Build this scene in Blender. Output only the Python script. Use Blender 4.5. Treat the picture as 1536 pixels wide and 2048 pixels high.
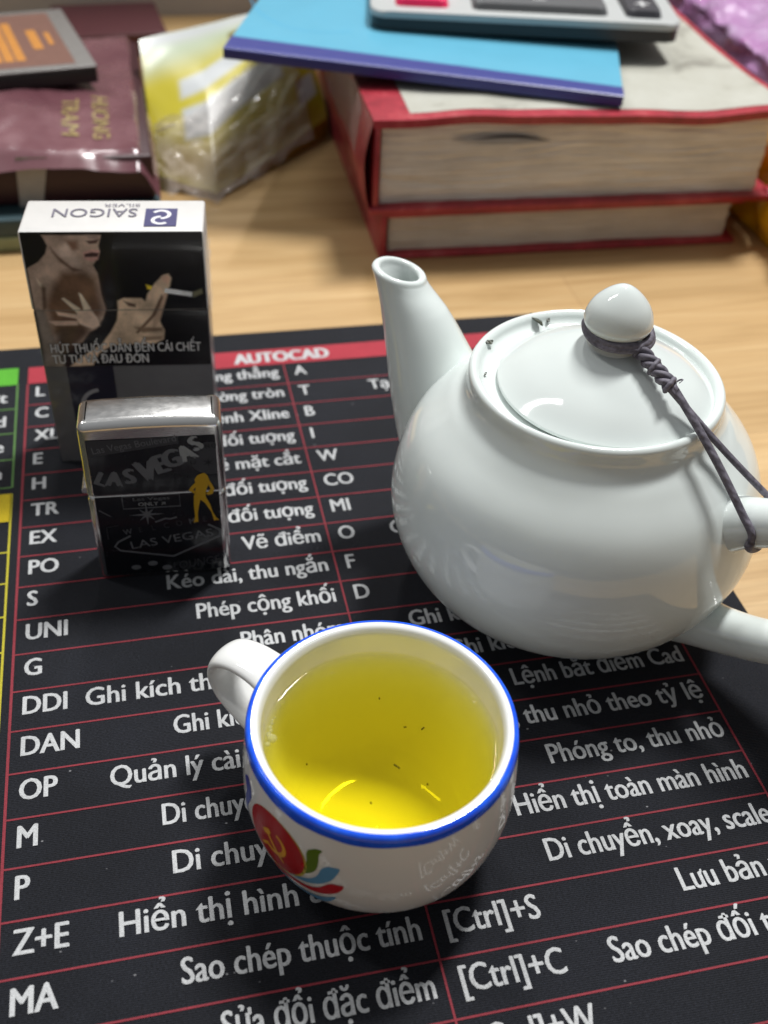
import bpy, bmesh, math, random
import numpy as np
from mathutils import Vector, Matrix, noise

for _o in list(bpy.data.objects):
    bpy.data.objects.remove(_o)
SC = bpy.context.scene
COL = SC.collection
S = 0.0132            # one row of the printed table on the mat, in metres; geometry below is laid out in rows
U = 1.0 / S

# ------------------------------------------------------------------ camera, world, lamps, exposure
cam_d = bpy.data.cameras.new('camera')
cam = bpy.data.objects.new('camera', cam_d)
COL.objects.link(cam)
RM = Matrix(((0.976151, -0.212409, 0.044852), (0.10638, 0.648112, 0.754078), (-0.189242, -0.731323, 0.655251)))
CP = Vector((3.59429, -26.00801, 17.20094))
cam.matrix_world = Matrix.Translation(CP * S) @ RM.transposed().to_4x4()
cam_d.sensor_fit = 'VERTICAL'
cam_d.sensor_height = 36.0
cam_d.lens = 36.0 * 2151.19 / 2048.0
cam_d.clip_start = 0.01
cam_d.clip_end = 50.0
cam_d.dof.use_dof = True
cam_d.dof.focus_distance = 0.262
cam_d.dof.aperture_fstop = 13.5
SC.camera = cam

W = bpy.data.worlds.new("World")
SC.world = W
W.use_nodes = True
nt = W.node_tree
bg = nt.nodes['Background']
tc = nt.nodes.new('ShaderNodeTexCoord')
sx = nt.nodes.new('ShaderNodeSeparateXYZ')
nt.links.new(tc.outputs['Generated'], sx.inputs[0])
rp = nt.nodes.new('ShaderNodeValToRGB')
rp.color_ramp.elements[0].position = 0.30
rp.color_ramp.elements[0].color = (0.10, 0.10, 0.105, 1)
rp.color_ramp.elements[1].position = 0.95
rp.color_ramp.elements[1].color = (0.62, 0.64, 0.66, 1)
e = rp.color_ramp.elements.new(0.6)
e.color = (0.34, 0.34, 0.345, 1)
mr = nt.nodes.new('ShaderNodeMapRange')
mr.inputs[1].default_value = -1
mr.inputs[2].default_value = 1
nt.links.new(sx.outputs[2], mr.inputs[0])
nt.links.new(mr.outputs[0], rp.inputs[0])
nt.links.new(rp.outputs[0], bg.inputs[0])
bg.inputs[1].default_value = 0.42

def tube_lamp(name, az, el, dist, watts, length=1.2, width=0.07, turn=0.0, col=(1.0, 0.995, 0.98)):
    """a fluorescent ceiling fitting: az clockwise from straight ahead (+y), el above the desk"""
    d = bpy.data.lights.new(name, 'AREA')
    d.shape = 'RECTANGLE'
    d.size = length
    d.size_y = width
    d.energy = watts
    d.color = col
    o = bpy.data.objects.new(name, d)
    a, b = math.radians(az), math.radians(el)
    c = Vector((7 * S, -8 * S, 0))
    p = c + dist * Vector((math.sin(a) * math.cos(b), math.cos(a) * math.cos(b), math.sin(b)))
    o.location = p
    o.rotation_euler = (0, 0, math.radians(turn))     # fittings face straight down
    COL.objects.link(o)
    return o

tube_lamp('ceiling_tube_lamp', 46, 65, 2.3, 64, length=0.62, width=0.22, turn=35)
tube_lamp('ceiling_tube_lamp', 6, 51, 2.6, 20, length=0.6, turn=60)
tube_lamp('ceiling_panel_lamp', -58, 54, 2.4, 14, length=1.2, width=0.14, turn=-40)

SC.view_settings.view_transform = 'Standard'
SC.view_settings.look = 'None'
SC.view_settings.exposure = 0.0
SC.view_settings.gamma = 1.0
SC.view_settings.use_curve_mapping = False

# ------------------------------------------------------------------ materials
def srgb(r, g, b):
    f = lambda v: (v / 255 / 12.92) if v / 255 <= 0.04045 else ((v / 255 + 0.055) / 1.055) ** 2.4
    return (f(r), f(g), f(b), 1.0)

class Mat:
    """small wrapper round a Principled node tree"""
    def __init__(s, name, col=(0.8, 0.8, 0.8, 1), rough=0.5, metal=0.0, coat=0.0, spec=0.5):
        s.m = bpy.data.materials.new(name)
        s.m.use_nodes = True
        s.t = s.m.node_tree
        s.b = s.t.nodes['Principled BSDF']
        s.b.inputs['Base Color'].default_value = col
        s.b.inputs['Roughness'].default_value = rough
        s.b.inputs['Metallic'].default_value = metal
        s.b.inputs['Coat Weight'].default_value = coat
        s.b.inputs['Coat Roughness'].default_value = 0.08
        s.b.inputs['Specular IOR Level'].default_value = spec
        s.col = col
    def n(s, kind, **kw):
        x = s.t.nodes.new(kind)
        for k, v in kw.items():
            setattr(x, k, v)
        return x
    def link(s, a, b):
        s.t.links.new(a, b)
    def coord(s, scale=(1, 1, 1), rot=(0, 0, 0)):
        c = s.n('ShaderNodeTexCoord')
        m = s.n('ShaderNodeMapping')
        m.inputs['Scale'].default_value = [v * U for v in scale]
        m.inputs['Rotation'].default_value = rot
        s.link(c.outputs['Object'], m.inputs[0])
        return m.outputs[0]
    def noise(s, scale=(1, 1, 1), detail=3, rough=0.6, dist=0.0, rot=(0, 0, 0)):
        x = s.n('ShaderNodeTexNoise')
        x.inputs['Scale'].default_value = 1.0
        x.inputs['Detail'].default_value = detail
        x.inputs['Roughness'].default_value = rough
        x.inputs['Distortion'].default_value = dist
        s.link(s.coord(scale, rot), x.inputs['Vector'])
        return x.outputs['Fac']
    def ramp(s, fac, stops):
        r = s.n('ShaderNodeValToRGB')
        el = r.color_ramp.elements
        while len(el) < len(stops):
            el.new(0.5)
        for e_, (p, c) in zip(el, stops):
            e_.position = p
            e_.color = c
        s.link(fac, r.inputs[0])
        return r.outputs[0]
    def mix(s, a, b, fac, mode='MIX'):
        x = s.n('ShaderNodeMix', data_type='RGBA', blend_type=mode)
        for i, v in ((6, a), (7, b)):
            if hasattr(v, 'is_output'):
                s.link(v, x.inputs[i])
            else:
                x.inputs[i].default_value = v
        if hasattr(fac, 'is_output'):
            s.link(fac, x.inputs[0])
        else:
            x.inputs[0].default_value = fac
        return x.outputs[2]
    def base(s, out):
        s.link(out, s.b.inputs['Base Color'])
    def vary(s, amount=0.15, scale=(3, 3, 3), detail=4):
        f = s.noise(scale, detail)
        k = s.ramp(f, [(0.3, (1 - amount,) * 3 + (1,)), (0.7, (1 + amount * 0.3,) * 3 + (1,))])
        s.base(s.mix(s.col, k, 1.0, 'MULTIPLY'))
        return s
    def attr(s, name='print'):
        a = s.n('ShaderNodeAttribute')
        a.attribute_name = name
        s.base(a.outputs['Color'])
        return a.outputs['Color']
    def rough(s, lo, hi, scale=(4, 4, 4)):
        f = s.noise(scale, 3)
        m = s.n('ShaderNodeMapRange')
        m.inputs[1].default_value = 0.3
        m.inputs[2].default_value = 0.7
        m.inputs[3].default_value = lo
        m.inputs[4].default_value = hi
        s.link(f, m.inputs[0])
        s.link(m.outputs[0], s.b.inputs['Roughness'])
        return s
    def bump(s, height, dist=0.01, strength=0.5):
        b = s.n('ShaderNodeBump')
        b.inputs['Strength'].default_value = strength
        b.inputs['Distance'].default_value = dist * S
        s.link(height, b.inputs['Height'])
        s.link(b.outputs[0], s.b.inputs['Normal'])
        return s

def glaze(name, col):
    m = Mat(name, col, 0.07, coat=0.0)
    m.b.inputs['IOR'].default_value = 1.6
    m.vary(0.05, (0.5, 0.5, 0.5), 2)
    m.bump(m.noise((0.9, 0.9, 0.9), 2), 0.03, 0.25)
    return m.m

M_pot = glaze('celadon_white_glaze', (0.715, 0.77, 0.75, 1))
M_cup = glaze('white_glaze', (0.80, 0.805, 0.79, 1))

def print_fabric(name, col):
    m = Mat(name, col, 0.75, spec=0.3)
    w = m.noise((26, 60, 10), 2)
    k = m.ramp(w, [(0.3, (0.62, 0.62, 0.62, 1)), (0.62, (1.05, 1.05, 1.05, 1))])
    f = m.noise((0.6, 0.6, 1), 3)
    k2 = m.ramp(f, [(0.3, (0.82,) * 3 + (1,)), (0.7, (1.0,) * 3 + (1,))])
    m.base(m.mix(m.mix(col, k, 1.0, 'MULTIPLY'), k2, 1.0, 'MULTIPLY'))
    m.bump(w, 0.02, 0.4)
    return m.m

def mat_fabric():
    m = Mat('black_woven_fabric', (0.011, 0.012, 0.0155, 1), 0.75, spec=0.22)
    wv = m.n('ShaderNodeTexWave', wave_type='BANDS', bands_direction='Y')
    wv.inputs['Scale'].default_value = 1.0
    wv.inputs['Distortion'].default_value = 0.6
    wv.inputs['Detail'].default_value = 1.0
    m.link(m.coord((8.5, 8.5, 8.5), (0, 0, 0.04)), wv.inputs['Vector'])
    thread = m.noise((22, 50, 10), 2)
    big = m.noise((0.35, 0.35, 0.35), 4)
    c1 = m.ramp(thread, [(0.32, (0.003, 0.0034, 0.0050, 1)), (0.68, (0.0145, 0.0160, 0.0225, 1))])
    c2 = m.mix(c1, m.ramp(big, [(0.3, (0.75,) * 3 + (1,)), (0.75, (1.35,) * 3 + (1,))]), 1.0, 'MULTIPLY')
    # lint and dust caught in the weave
    vo = m.n('ShaderNodeTexVoronoi')
    vo.inputs['Scale'].default_value = 1.0
    m.link(m.coord((2.6, 3.6, 2.6)), vo.inputs['Vector'])
    dot = m.ramp(vo.outputs['Distance'], [(0.035, (1, 1, 1, 1)), (0.075, (0, 0, 0, 1))])
    pick = m.ramp(vo.outputs['Color'], [(0.54, (0, 0, 0, 1)), (0.70, (0.9, 0.9, 0.9, 1))])
    c3 = m.mix(c2, (0.24, 0.24, 0.25, 1), m.mix(dot, pick, 1.0, 'MULTIPLY'))
    m.base(c3)
    add = m.n('ShaderNodeMath', operation='ADD')
    m.link(wv.outputs['Fac'], add.inputs[0])
    m.link(thread, add.inputs[1])
    m.bump(add.outputs[0], 0.02, 0.55)
    m.b.inputs['Sheen Weight'].default_value = 0.04
    m.b.inputs['Sheen Roughness'].default_value = 0.5
    m.b.inputs['Sheen Tint'].default_value = (0.6, 0.62, 0.7, 1)
    return m.m

def wood():
    m = Mat('pale_rubberwood', (0.55, 0.38, 0.2, 1), 0.38, spec=0.45)
    g1 = m.noise((0.10, 1.4, 1), 5, 0.62, 0.8)
    g2 = m.noise((0.35, 9.0, 1), 3, 0.6, 0.2)
    c = m.ramp(g1, [(0.28, (0.43, 0.27, 0.115, 1)), (0.5, (0.53, 0.35, 0.165, 1)), (0.72, (0.60, 0.42, 0.215, 1))])
    k = m.ramp(g2, [(0.3, (0.90, 0.885, 0.86, 1)), (0.65, (1.03, 1.03, 1.03, 1))])
    # finger-jointed staves
    br = m.n('ShaderNodeTexBrick')
    br.inputs['Scale'].default_value = 1.0
    br.inputs['Brick Width'].default_value = 34.0
    br.inputs['Row Height'].default_value = 4.6
    br.inputs['Mortar Size'].default_value = 0.012
    br.inputs['Color1'].default_value = (0.88, 0.87, 0.85, 1)
    br.inputs['Color2'].default_value = (1.06, 1.05, 1.03, 1)
    br.inputs['Mortar'].default_value = (0.62, 0.56, 0.5, 1)
    m.link(m.coord((1, 1, 1), (0, 0, 0.02)), br.inputs['Vector'])
    m.base(m.mix(m.mix(c, k, 1.0, 'MULTIPLY'), br.outputs['Color'], 1.0, 'MULTIPLY'))
    m.bump(g2, 0.01, 0.2)
    return m.m

M_fabric = mat_fabric()
M_wood = wood()
M_white_print = print_fabric('white_print', (0.56, 0.57, 0.58, 1))
M_red_print = print_fabric('red_print', (0.42, 0.035, 0.055, 1))
M_redline_print = print_fabric('red_line_print', (0.27, 0.03, 0.045, 1))
M_green_print = print_fabric('green_print', (0.10, 0.42, 0.03, 1))
M_greenline_print = print_fabric('green_line_print', (0.10, 0.22, 0.06, 1))
M_yellow_print = print_fabric('yellow_print', (0.62, 0.46, 0.01, 1))
M_yellowline_print = print_fabric('yellow_line_print', (0.50, 0.44, 0.03, 1))
M_purpleline_print = print_fabric('plum_line_print', (0.14, 0.03, 0.05, 1))

def plain(name, col, rough=0.5, vary=0.1, vs=(3, 3, 3), **kw):
    return Mat(name, col, rough, **kw).vary(vary, vs).m

# ------------------------------------------------------------------ mesh helpers (all lengths in rows)
HORN = {'ơ': 'o', 'ờ': 'ò', 'ợ': 'ọ', 'ớ': 'ó', 'ư': 'u', 'ừ': 'ù', 'ứ': 'ú', 'Ơ': 'O', 'Ớ': 'Ó', 'Ư': 'U', 'Ừ': 'Ù', 'Ứ': 'Ú'}

class MB:
    def __init__(s):
        s.v, s.f, s.mi, s.cols = [], [], [], None
    def add(s, vs, fs, mi=0):
        o = len(s.v)
        s.v += [tuple(p) for p in vs]
        s.f += [tuple(i + o for i in f) for f in fs]
        s.mi += [mi] * len(fs)
        return s
    def bm(s, b, mi=0):
        b.verts.ensure_lookup_table()
        b.verts.index_update()
        s.add([v.co[:] for v in b.verts], [[v.index for v in f.verts] for f in b.faces], mi)
        b.free()
        return s
    def box(s, c, d, bev=0.0, rz=0.0, mi=0, seg=3, tilt=None):
        b = bmesh.new()
        bmesh.ops.create_cube(b, size=1.0)
        bmesh.ops.scale(b, vec=d, verts=b.verts)
        if bev:
            bmesh.ops.bevel(b, geom=b.edges[:] , offset=bev, segments=seg, affect='EDGES', profile=0.5)
        m = Matrix.Translation(c) @ Matrix.Rotation(rz, 4, 'Z')
        if tilt is not None:
            m = m @ tilt
        bmesh.ops.transform(b, matrix=m, verts=b.verts)
        return s.bm(b, mi)
    def lathe(s, prof, seg=96, c=(0, 0), mi=0, wob=None):
        """prof: (z, r) pairs; r == 0 makes a pole"""
        o = len(s.v)
        rings = []
        for z, r in prof:
            if r <= 1e-6:
                rings.append([len(s.v)])
                s.v.append((c[0], c[1], z))
            else:
                st = len(s.v)
                for i in range(seg):
                    a = 2 * math.pi * i / seg
                    zz = z + (wob(a, z) if wob else 0)
                    s.v.append((c[0] + r * math.cos(a), c[1] + r * math.sin(a), zz))
                rings.append(list(range(st, st + seg)))
        for A, B in zip(rings, rings[1:]):
            for i in range(seg):
                j = (i + 1) % seg
                if len(A) == 1 and len(B) == 1:
                    continue
                if len(A) == 1:
                    s.f.append((A[0], B[i], B[j]))
                elif len(B) == 1:
                    s.f.append((A[i], A[j], B[0]))
                else:
                    s.f.append((A[i], A[j], B[j], B[i]))
                s.mi.append(mi)
        return s
    def sweep(s, frames, seg=24, close=True, mi=0, cap=True):
        """frames: (centre, axis_a, axis_b) with axis vectors already scaled"""
        st = len(s.v)
        for c, a, b in frames:
            for i in range(seg):
                t = 2 * math.pi * i / seg
                s.v.append(tuple(Vector(c) + Vector(a) * math.cos(t) + Vector(b) * math.sin(t)))
        n = len(frames)
        for k in range(n - 1):
            for i in range(seg):
                j = (i + 1) % seg
                s.f.append((st + k * seg + i, st + k * seg + j, st + (k + 1) * seg + j, st + (k + 1) * seg + i))
                s.mi.append(mi)
        if cap:
            s.f.append(tuple(st + i for i in range(seg - 1, -1, -1)))
            s.f.append(tuple(st + (n - 1) * seg + i for i in range(seg)))
            s.mi += [mi, mi]
        return s
    def tube(s, pts, rad, seg=12, res=8, ratio=1.0, up=(0, 0, 1), closed=False, mi=0):
        """smooth tube through pts; rad a number or one per point; ratio flattens it across `up`"""
        P = [Vector(p) for p in pts]
        n = len(P)
        R = rad if isinstance(rad, (list, tuple)) else [rad] * n
        def cr(a, b, c, d, f):
            return 0.5 * (2 * b + (c - a) * f + (2 * a - 5 * b + 4 * c - d) * f * f + (3 * b - a - 3 * c + d) * f ** 3)
        Q, RR = [], []
        m = n if closed else n - 1
        for k in range(m):
            g = (lambda i: i % n) if closed else (lambda i: min(max(i, 0), n - 1))
            for q in range(res):
                f = q / res
                Q.append(cr(P[g(k - 1)], P[g(k)], P[g(k + 1)], P[g(k + 2)], f))
                RR.append(cr(R[g(k - 1)], R[g(k)], R[g(k + 1)], R[g(k + 2)], f))
        if not closed:
            Q.append(P[-1]); RR.append(R[-1])
        fr = []
        N = len(Q)
        for k in range(N):
            t = (Q[(k + 1) % N] - Q[k - 1]) if closed else (Q[min(k + 1, N - 1)] - Q[max(k - 1, 0)])
            t.normalize()
            a = t.cross(Vector(up))
            if a.length < 1e-4:
                a = t.cross(Vector((1, 0, 0.1)))
            a.normalize()
            b = a.cross(t)
            fr.append((Q[k], a * RR[k], b * RR[k] * ratio))
        if closed:
            fr.append(fr[0])
        return s.sweep(fr, seg, cap=not closed, mi=mi)
    def poly(s, pts, z=0.0, fn=None, mi=0):
        """flat polygon in (x, y), triangulated; fn maps (x, y, z) to space"""
        b = bmesh.new()
        vs = [b.verts.new((p[0], p[1], 0)) for p in pts]
        f = b.faces.new(vs)
        f.normal_update()
        if f.normal.z < 0:
            f.normal_flip()
        bmesh.ops.triangulate(b, faces=b.faces[:], ngon_method='EAR_CLIP')
        fn = fn or (lambda x, y, q: (x, y, q))
        for v in b.verts:
            v.co = fn(v.co.x, v.co.y, z)
        return s.bm(b, mi)
    def line(s, pts, w, z=0.0, fn=None, mi=0, closed=False):
        """ribbon of width w along a polyline in (x, y)"""
        P = [Vector((p[0], p[1])) for p in pts]
        if closed:
            P.append(P[0])
        L, R = [], []
        for i, p in enumerate(P):
            t = P[min(i + 1, len(P) - 1)] - P[max(i - 1, 0)]
            t.normalize()
            nrm = Vector((-t.y, t.x)) * w / 2
            L.append(p + nrm); R.append(p - nrm)
        fn = fn or (lambda x, y, q: (x, y, q))
        vs = [fn(p.x, p.y, z) for p in R] + [fn(p.x, p.y, z) for p in L]
        n = len(P)
        return s.add(vs, [(i, i + 1, n + i + 1, n + i) for i in range(n - 1)], mi)
    def grid(s, nx, ny, fn, mi=0):
        vs = [fn(i / nx, j / ny) for j in range(ny + 1) for i in range(nx + 1)]
        fs = [(j * (nx + 1) + i, j * (nx + 1) + i + 1, (j + 1) * (nx + 1) + i + 1, (j + 1) * (nx + 1) + i)
              for j in range(ny) for i in range(nx)]
        return s.add(vs, fs, mi)
    def text(s, body, x, y, cap, sx=0.76, align='LEFT', rot=0.0, z=0.0, fn=None, bold=0.03, shear=0.0, mi=0, width=None):
        """lettering: cap = height of a capital; (x, y) = baseline anchor"""
        horned = [(i_, HORN[ch]) for i_, ch in enumerate(body) if ch in HORN]
        plain_ = ''.join(HORN.get(ch, ch) for ch in body)
        c = bpy.data.curves.new('lettering_curve', 'FONT')
        c.body = plain_
        c.size = 1.0
        c.resolution_u = 3
        c.shear = shear
        o = bpy.data.objects.new('lettering_curve', c)
        COL.objects.link(o)
        me = bpy.data.meshes.new_from_object(o.evaluated_get(bpy.context.evaluated_depsgraph_get()))
        horns = []
        for i_, ch in horned:          # the Vietnamese horn, drawn as its own stroke
            c.body = plain_[:i_ + 1]
            m2 = bpy.data.meshes.new_from_object(o.evaluated_get(bpy.context.evaluated_depsgraph_get()))
            xm = max(v.co.x for v in m2.vertices)
            bpy.data.meshes.remove(m2)
            y0 = 0.53 if ch.isupper() else 0.345
            xm -= 0.02 if ch in 'uúùụUÚÙ' else 0.05
            y0 += 0.03 if ch in 'uúùụUÚÙ' else 0.0
            horns.append([(xm - 0.05, y0), (xm + 0.05, y0 + 0.035), (xm + 0.095, y0 + 0.09), (xm + 0.10, y0 + 0.15), (xm + 0.03, y0 + 0.15), (xm + 0.025, y0 + 0.11), (xm - 0.05, y0 + 0.08)])
        bpy.data.objects.remove(o)
        k = cap / 0.69
        if len(me.vertices) == 0:
            return s
        xs = [v.co.x for v in me.vertices]
        x0, x1 = min(xs), max(xs)
        kx = k * sx if width is None else width / (x1 - x0)
        off = {'LEFT': x0, 'RIGHT': x1, 'CENTER': (x0 + x1) / 2}[align]
        ca, sa = math.cos(rot), math.sin(rot)
        fn = fn or (lambda a, b, q: (a, b, q))
        d = bold * cap
        for c_, (ox, oy) in enumerate([(0, 0)] if d <= 0 else [(-d, 0), (d, 0), (0, 0.6 * d)]):
            vs = []
            for v in me.vertices:
                a, b = (v.co.x - off) * kx + ox, v.co.y * k + oy
                vs.append(fn(x + a * ca - b * sa, y + a * sa + b * ca, z + 0.0012 * c_))
            s.add(vs, [tuple(p.vertices) for p in me.polygons], mi)
        for hp_ in horns:
            q_ = [((px_ - off) * kx, py_ * k) for px_, py_ in hp_]
            s.poly([(x + a * ca - b * sa, y + a * sa + b * ca) for a, b in q_], z + 0.004, fn, mi)
        bpy.data.meshes.remove(me)
        bpy.data.curves.remove(c)
        return s
    def build(s, name, mats, parent=None, smooth=False, loc=None, rz=0.0, weld=True):
        me = bpy.data.meshes.new(name)
        me.from_pydata([(x * S, y * S, z * S) for x, y, z in s.v], [], s.f)
        for m in (mats if isinstance(mats, (list, tuple)) else [mats]):
            me.materials.append(m)
        if len(s.mi) == len(me.polygons):
            me.polygons.foreach_set('material_index', s.mi)
        if smooth:
            me.polygons.foreach_set('use_smooth', [True] * len(me.polygons))
            if smooth != True:
                me.set_sharp_from_angle(angle=math.radians(smooth))
        if s.cols is not None:
            at = me.color_attributes.new('print', 'FLOAT_COLOR', 'POINT')
            at.data.foreach_set('color', np.asarray(s.cols, dtype=np.float32).ravel())
        me.update()
        o = bpy.data.objects.new(name, me)
        COL.objects.link(o)
        if parent:
            o.parent = parent
        if loc:
            o.location = [v * S for v in loc]
        o.rotation_euler[2] = rz
        return o

def fix_normals(o):
    b = bmesh.new()
    b.from_mesh(o.data)
    bmesh.ops.recalc_face_normals(b, faces=b.faces)
    b.to_mesh(o.data)
    b.free()
    return o

def tag(o, label=None, cat=None, group=None, kind=None):
    if label: o['label'] = label
    if cat: o['category'] = cat
    if group: o['group'] = group
    if kind: o['kind'] = kind
    return o

def thing(name, label, cat, loc=(0, 0, 0), rz=0.0, group=None):
    o = bpy.data.objects.new(name, None)
    o.empty_display_size = 0.01
    o.location = [v * S for v in loc]
    o.rotation_euler = (0, 0, rz)
    COL.objects.link(o)
    return tag(o, label, cat, group)

def curve(prof, n):
    """Catmull-Rom through (a, b) pairs"""
    out = []
    m = len(prof)
    for i in range(n + 1):
        t = (m - 1) * i / n
        k = min(int(t), m - 2)
        f = t - k
        q = []
        for d in (0, 1):
            p0, p1, p2, p3 = (prof[max(k - 1, 0)][d], prof[k][d], prof[k + 1][d], prof[min(k + 2, m - 1)][d])
            q.append(0.5 * (2 * p1 + (p2 - p0) * f + (2 * p0 - 5 * p1 + 4 * p2 - p3) * f * f + (3 * p1 - p0 - 3 * p2 + p3) * f ** 3))
        out.append(tuple(q))
    return out

def nz(x, y, z, oct=3):
    return noise.fractal(Vector((x, y, z)), 0.8, 2.0, oct)

def raster(nx, ny, w, h, layers, bgc):
    """colours of a printed picture: soft-edged polygons over a ground, on an (nx+1) x (ny+1) lattice, bottom row first"""
    X, Y = np.meshgrid(np.linspace(0, w, nx + 1), np.linspace(0, h, ny + 1))
    img = np.zeros(X.shape + (4,))
    img[...] = bgc
    for pts, col, soft in layers:
        P = np.array(pts) * [w, h]
        ins = np.zeros(X.shape, bool)
        dist = np.full(X.shape, 1e9)
        n = len(P)
        for i in range(n):
            (x1, y1), (x2, y2) = P[i], P[(i + 1) % n]
            if y1 != y2:
                c = ((y1 > Y) != (y2 > Y)) & (X < (x2 - x1) * (Y - y1) / (y2 - y1) + x1)
                ins ^= c
            L = max((x2 - x1) ** 2 + (y2 - y1) ** 2, 1e-12)
            t = np.clip(((X - x1) * (x2 - x1) + (Y - y1) * (y2 - y1)) / L, 0, 1)
            dist = np.minimum(dist, np.hypot(X - x1 - t * (x2 - x1), Y - y1 - t * (y2 - y1)))
        sd = np.where(ins, -dist, dist)
        a = np.clip(0.5 - sd / (2 * soft), 0, 1)
        a = a * a * (3 - 2 * a)
        img = img * (1 - a[..., None]) + np.array(col) * a[..., None]
    return img.reshape(-1, 4)

# printed artwork, in the coordinates of the faces that carry it
PICTURE = [
    ([(0.115,0.981),(0.441,0.978),(0.42,0.906),(0.421,0.861),(0.404,0.816),(0.374,0.77),(0.394,0.712),(0.397,0.557),(0.411,0.447),(0.387,0.373),(0.339,0.297),(0.296,0.272),(0.247,0.195),(0.204,0.17),(0.145,0.171),(0.077,0.172),(0.026,0.159),(0.041,0.313),(0.007,0.451),(0.007,0.75),(0.075,0.795),(0.121,0.852),(0.139,0.908),(0.123,0.964)], (128, 111, 100), 6),
    ([(0.009,0.464),(0.062,0.438),(0.08,0.313),(0.096,0.171),(0.119,-0.002),(0.0,-0.0),(0.011,0.185)], (92, 84, 78), 14),
    ([(0.192,0.725),(0.322,0.724),(0.38,0.677),(0.388,0.557),(0.402,0.447),(0.344,0.335),(0.213,0.235),(0.091,0.262),(0.07,0.487),(0.129,0.62)], (78, 58, 45), 30),
    ([(0.128,0.312),(0.267,0.336),(0.296,0.272),(0.225,0.183),(0.116,0.105),(0.093,0.21)], (62, 48, 40), 26),
    ([(0.046,0.68),(0.075,0.632),(0.081,0.608),(0.059,0.62)], (160, 145, 130), 6),
    ([(0.07,0.632),(0.09,0.608),(0.076,0.463),(0.052,0.438),(0.061,0.56)], (70, 55, 46), 10),
    ([(0.24,0.946),(0.307,0.94),(0.308,0.884),(0.259,0.862)], (88, 66, 55), 16),
    ([(0.353,0.979),(0.43,0.978),(0.421,0.945),(0.376,0.951)], (110, 95, 88), 8),
    ([(0.354,0.938),(0.426,0.949),(0.411,0.922),(0.372,0.918)], (58, 42, 38), 6),
    ([(0.33,0.862),(0.38,0.878),(0.421,0.872),(0.407,0.81),(0.368,0.793),(0.33,0.816)], (140, 108, 102), 8),
    ([(0.335,0.848),(0.378,0.861),(0.417,0.855),(0.408,0.829),(0.373,0.827),(0.336,0.828)], (45, 30, 30), 5),
    ([(0.155,0.897),(0.191,0.834),(0.261,0.754),(0.309,0.733),(0.262,0.724),(0.194,0.794),(0.159,0.863)], (74, 57, 49), 9),
    ([(0.172,0.886),(0.242,0.93),(0.291,0.828),(0.308,0.759),(0.255,0.771),(0.201,0.84)], (140, 124, 114), 16),
    ([(0.252,0.436),(0.322,0.454),(0.358,0.373),(0.363,0.322),(0.319,0.295),(0.247,0.336),(0.231,0.387)], (158, 138, 124), 7),
    ([(0.167,0.529),(0.182,0.535),(0.268,0.449),(0.245,0.418)], (165, 146, 130), 5),
    ([(0.27,0.57),(0.284,0.561),(0.326,0.454),(0.285,0.43)], (165, 146, 130), 5),
    ([(0.123,0.432),(0.239,0.409),(0.245,0.374),(0.133,0.403)], (150, 130, 116), 5),
    ([(0.068,0.361),(0.241,0.359),(0.238,0.326),(0.106,0.325)], (140, 120, 108), 5),
    ([(0.16,0.394),(0.233,0.372),(0.232,0.362),(0.137,0.369)], (70, 52, 44), 5),
    ([(0.485,0.508),(0.521,0.529),(0.625,0.525),(0.646,0.5),(0.661,0.555),(0.712,0.638),(0.765,0.697),(0.794,0.705),(0.808,0.673),(0.795,0.614),(0.749,0.53),(0.701,0.432),(0.721,0.331),(0.74,0.28),(0.728,0.209),(0.676,0.177),(0.419,0.167),(0.332,0.103),(0.29,0.01),(0.149,-0.002),(0.23,0.077),(0.362,0.181),(0.423,0.271),(0.467,0.359),(0.483,0.446)], (146, 127, 108), 6),
    ([(0.762,0.566),(0.781,0.566),(0.74,0.431),(0.718,0.356),(0.666,0.268),(0.684,0.407),(0.723,0.505)], (126, 106, 90), 7),
    ([(0.742,0.554),(0.751,0.529),(0.696,0.394),(0.582,0.256),(0.568,0.263),(0.678,0.407)], (74, 57, 46), 7),
    ([(0.519,0.507),(0.587,0.482),(0.584,0.458),(0.543,0.468)], (62, 47, 40), 8),
    ([(0.563,0.308),(0.727,0.299),(0.725,0.274),(0.607,0.262)], (95, 78, 64), 9),
    ([(0.603,0.23),(0.726,0.235),(0.719,0.209),(0.619,0.197)], (100, 84, 70), 8),
    ([(0.75,0.685),(0.784,0.697),(0.802,0.673),(0.786,0.626),(0.764,0.638)], (165, 130, 112), 8),
    ([(0.658,0.627),(0.693,0.614),(0.686,0.588),(0.665,0.593)], (168, 138, 40), 4),
    ([(0.765,0.599),(0.923,0.567),(0.919,0.533),(0.76,0.566)], (205, 200, 205), 4),
    ([(0.921,0.564),(0.977,0.593),(0.981,0.558),(0.928,0.528)], (84, 82, 64), 7),
]
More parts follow.
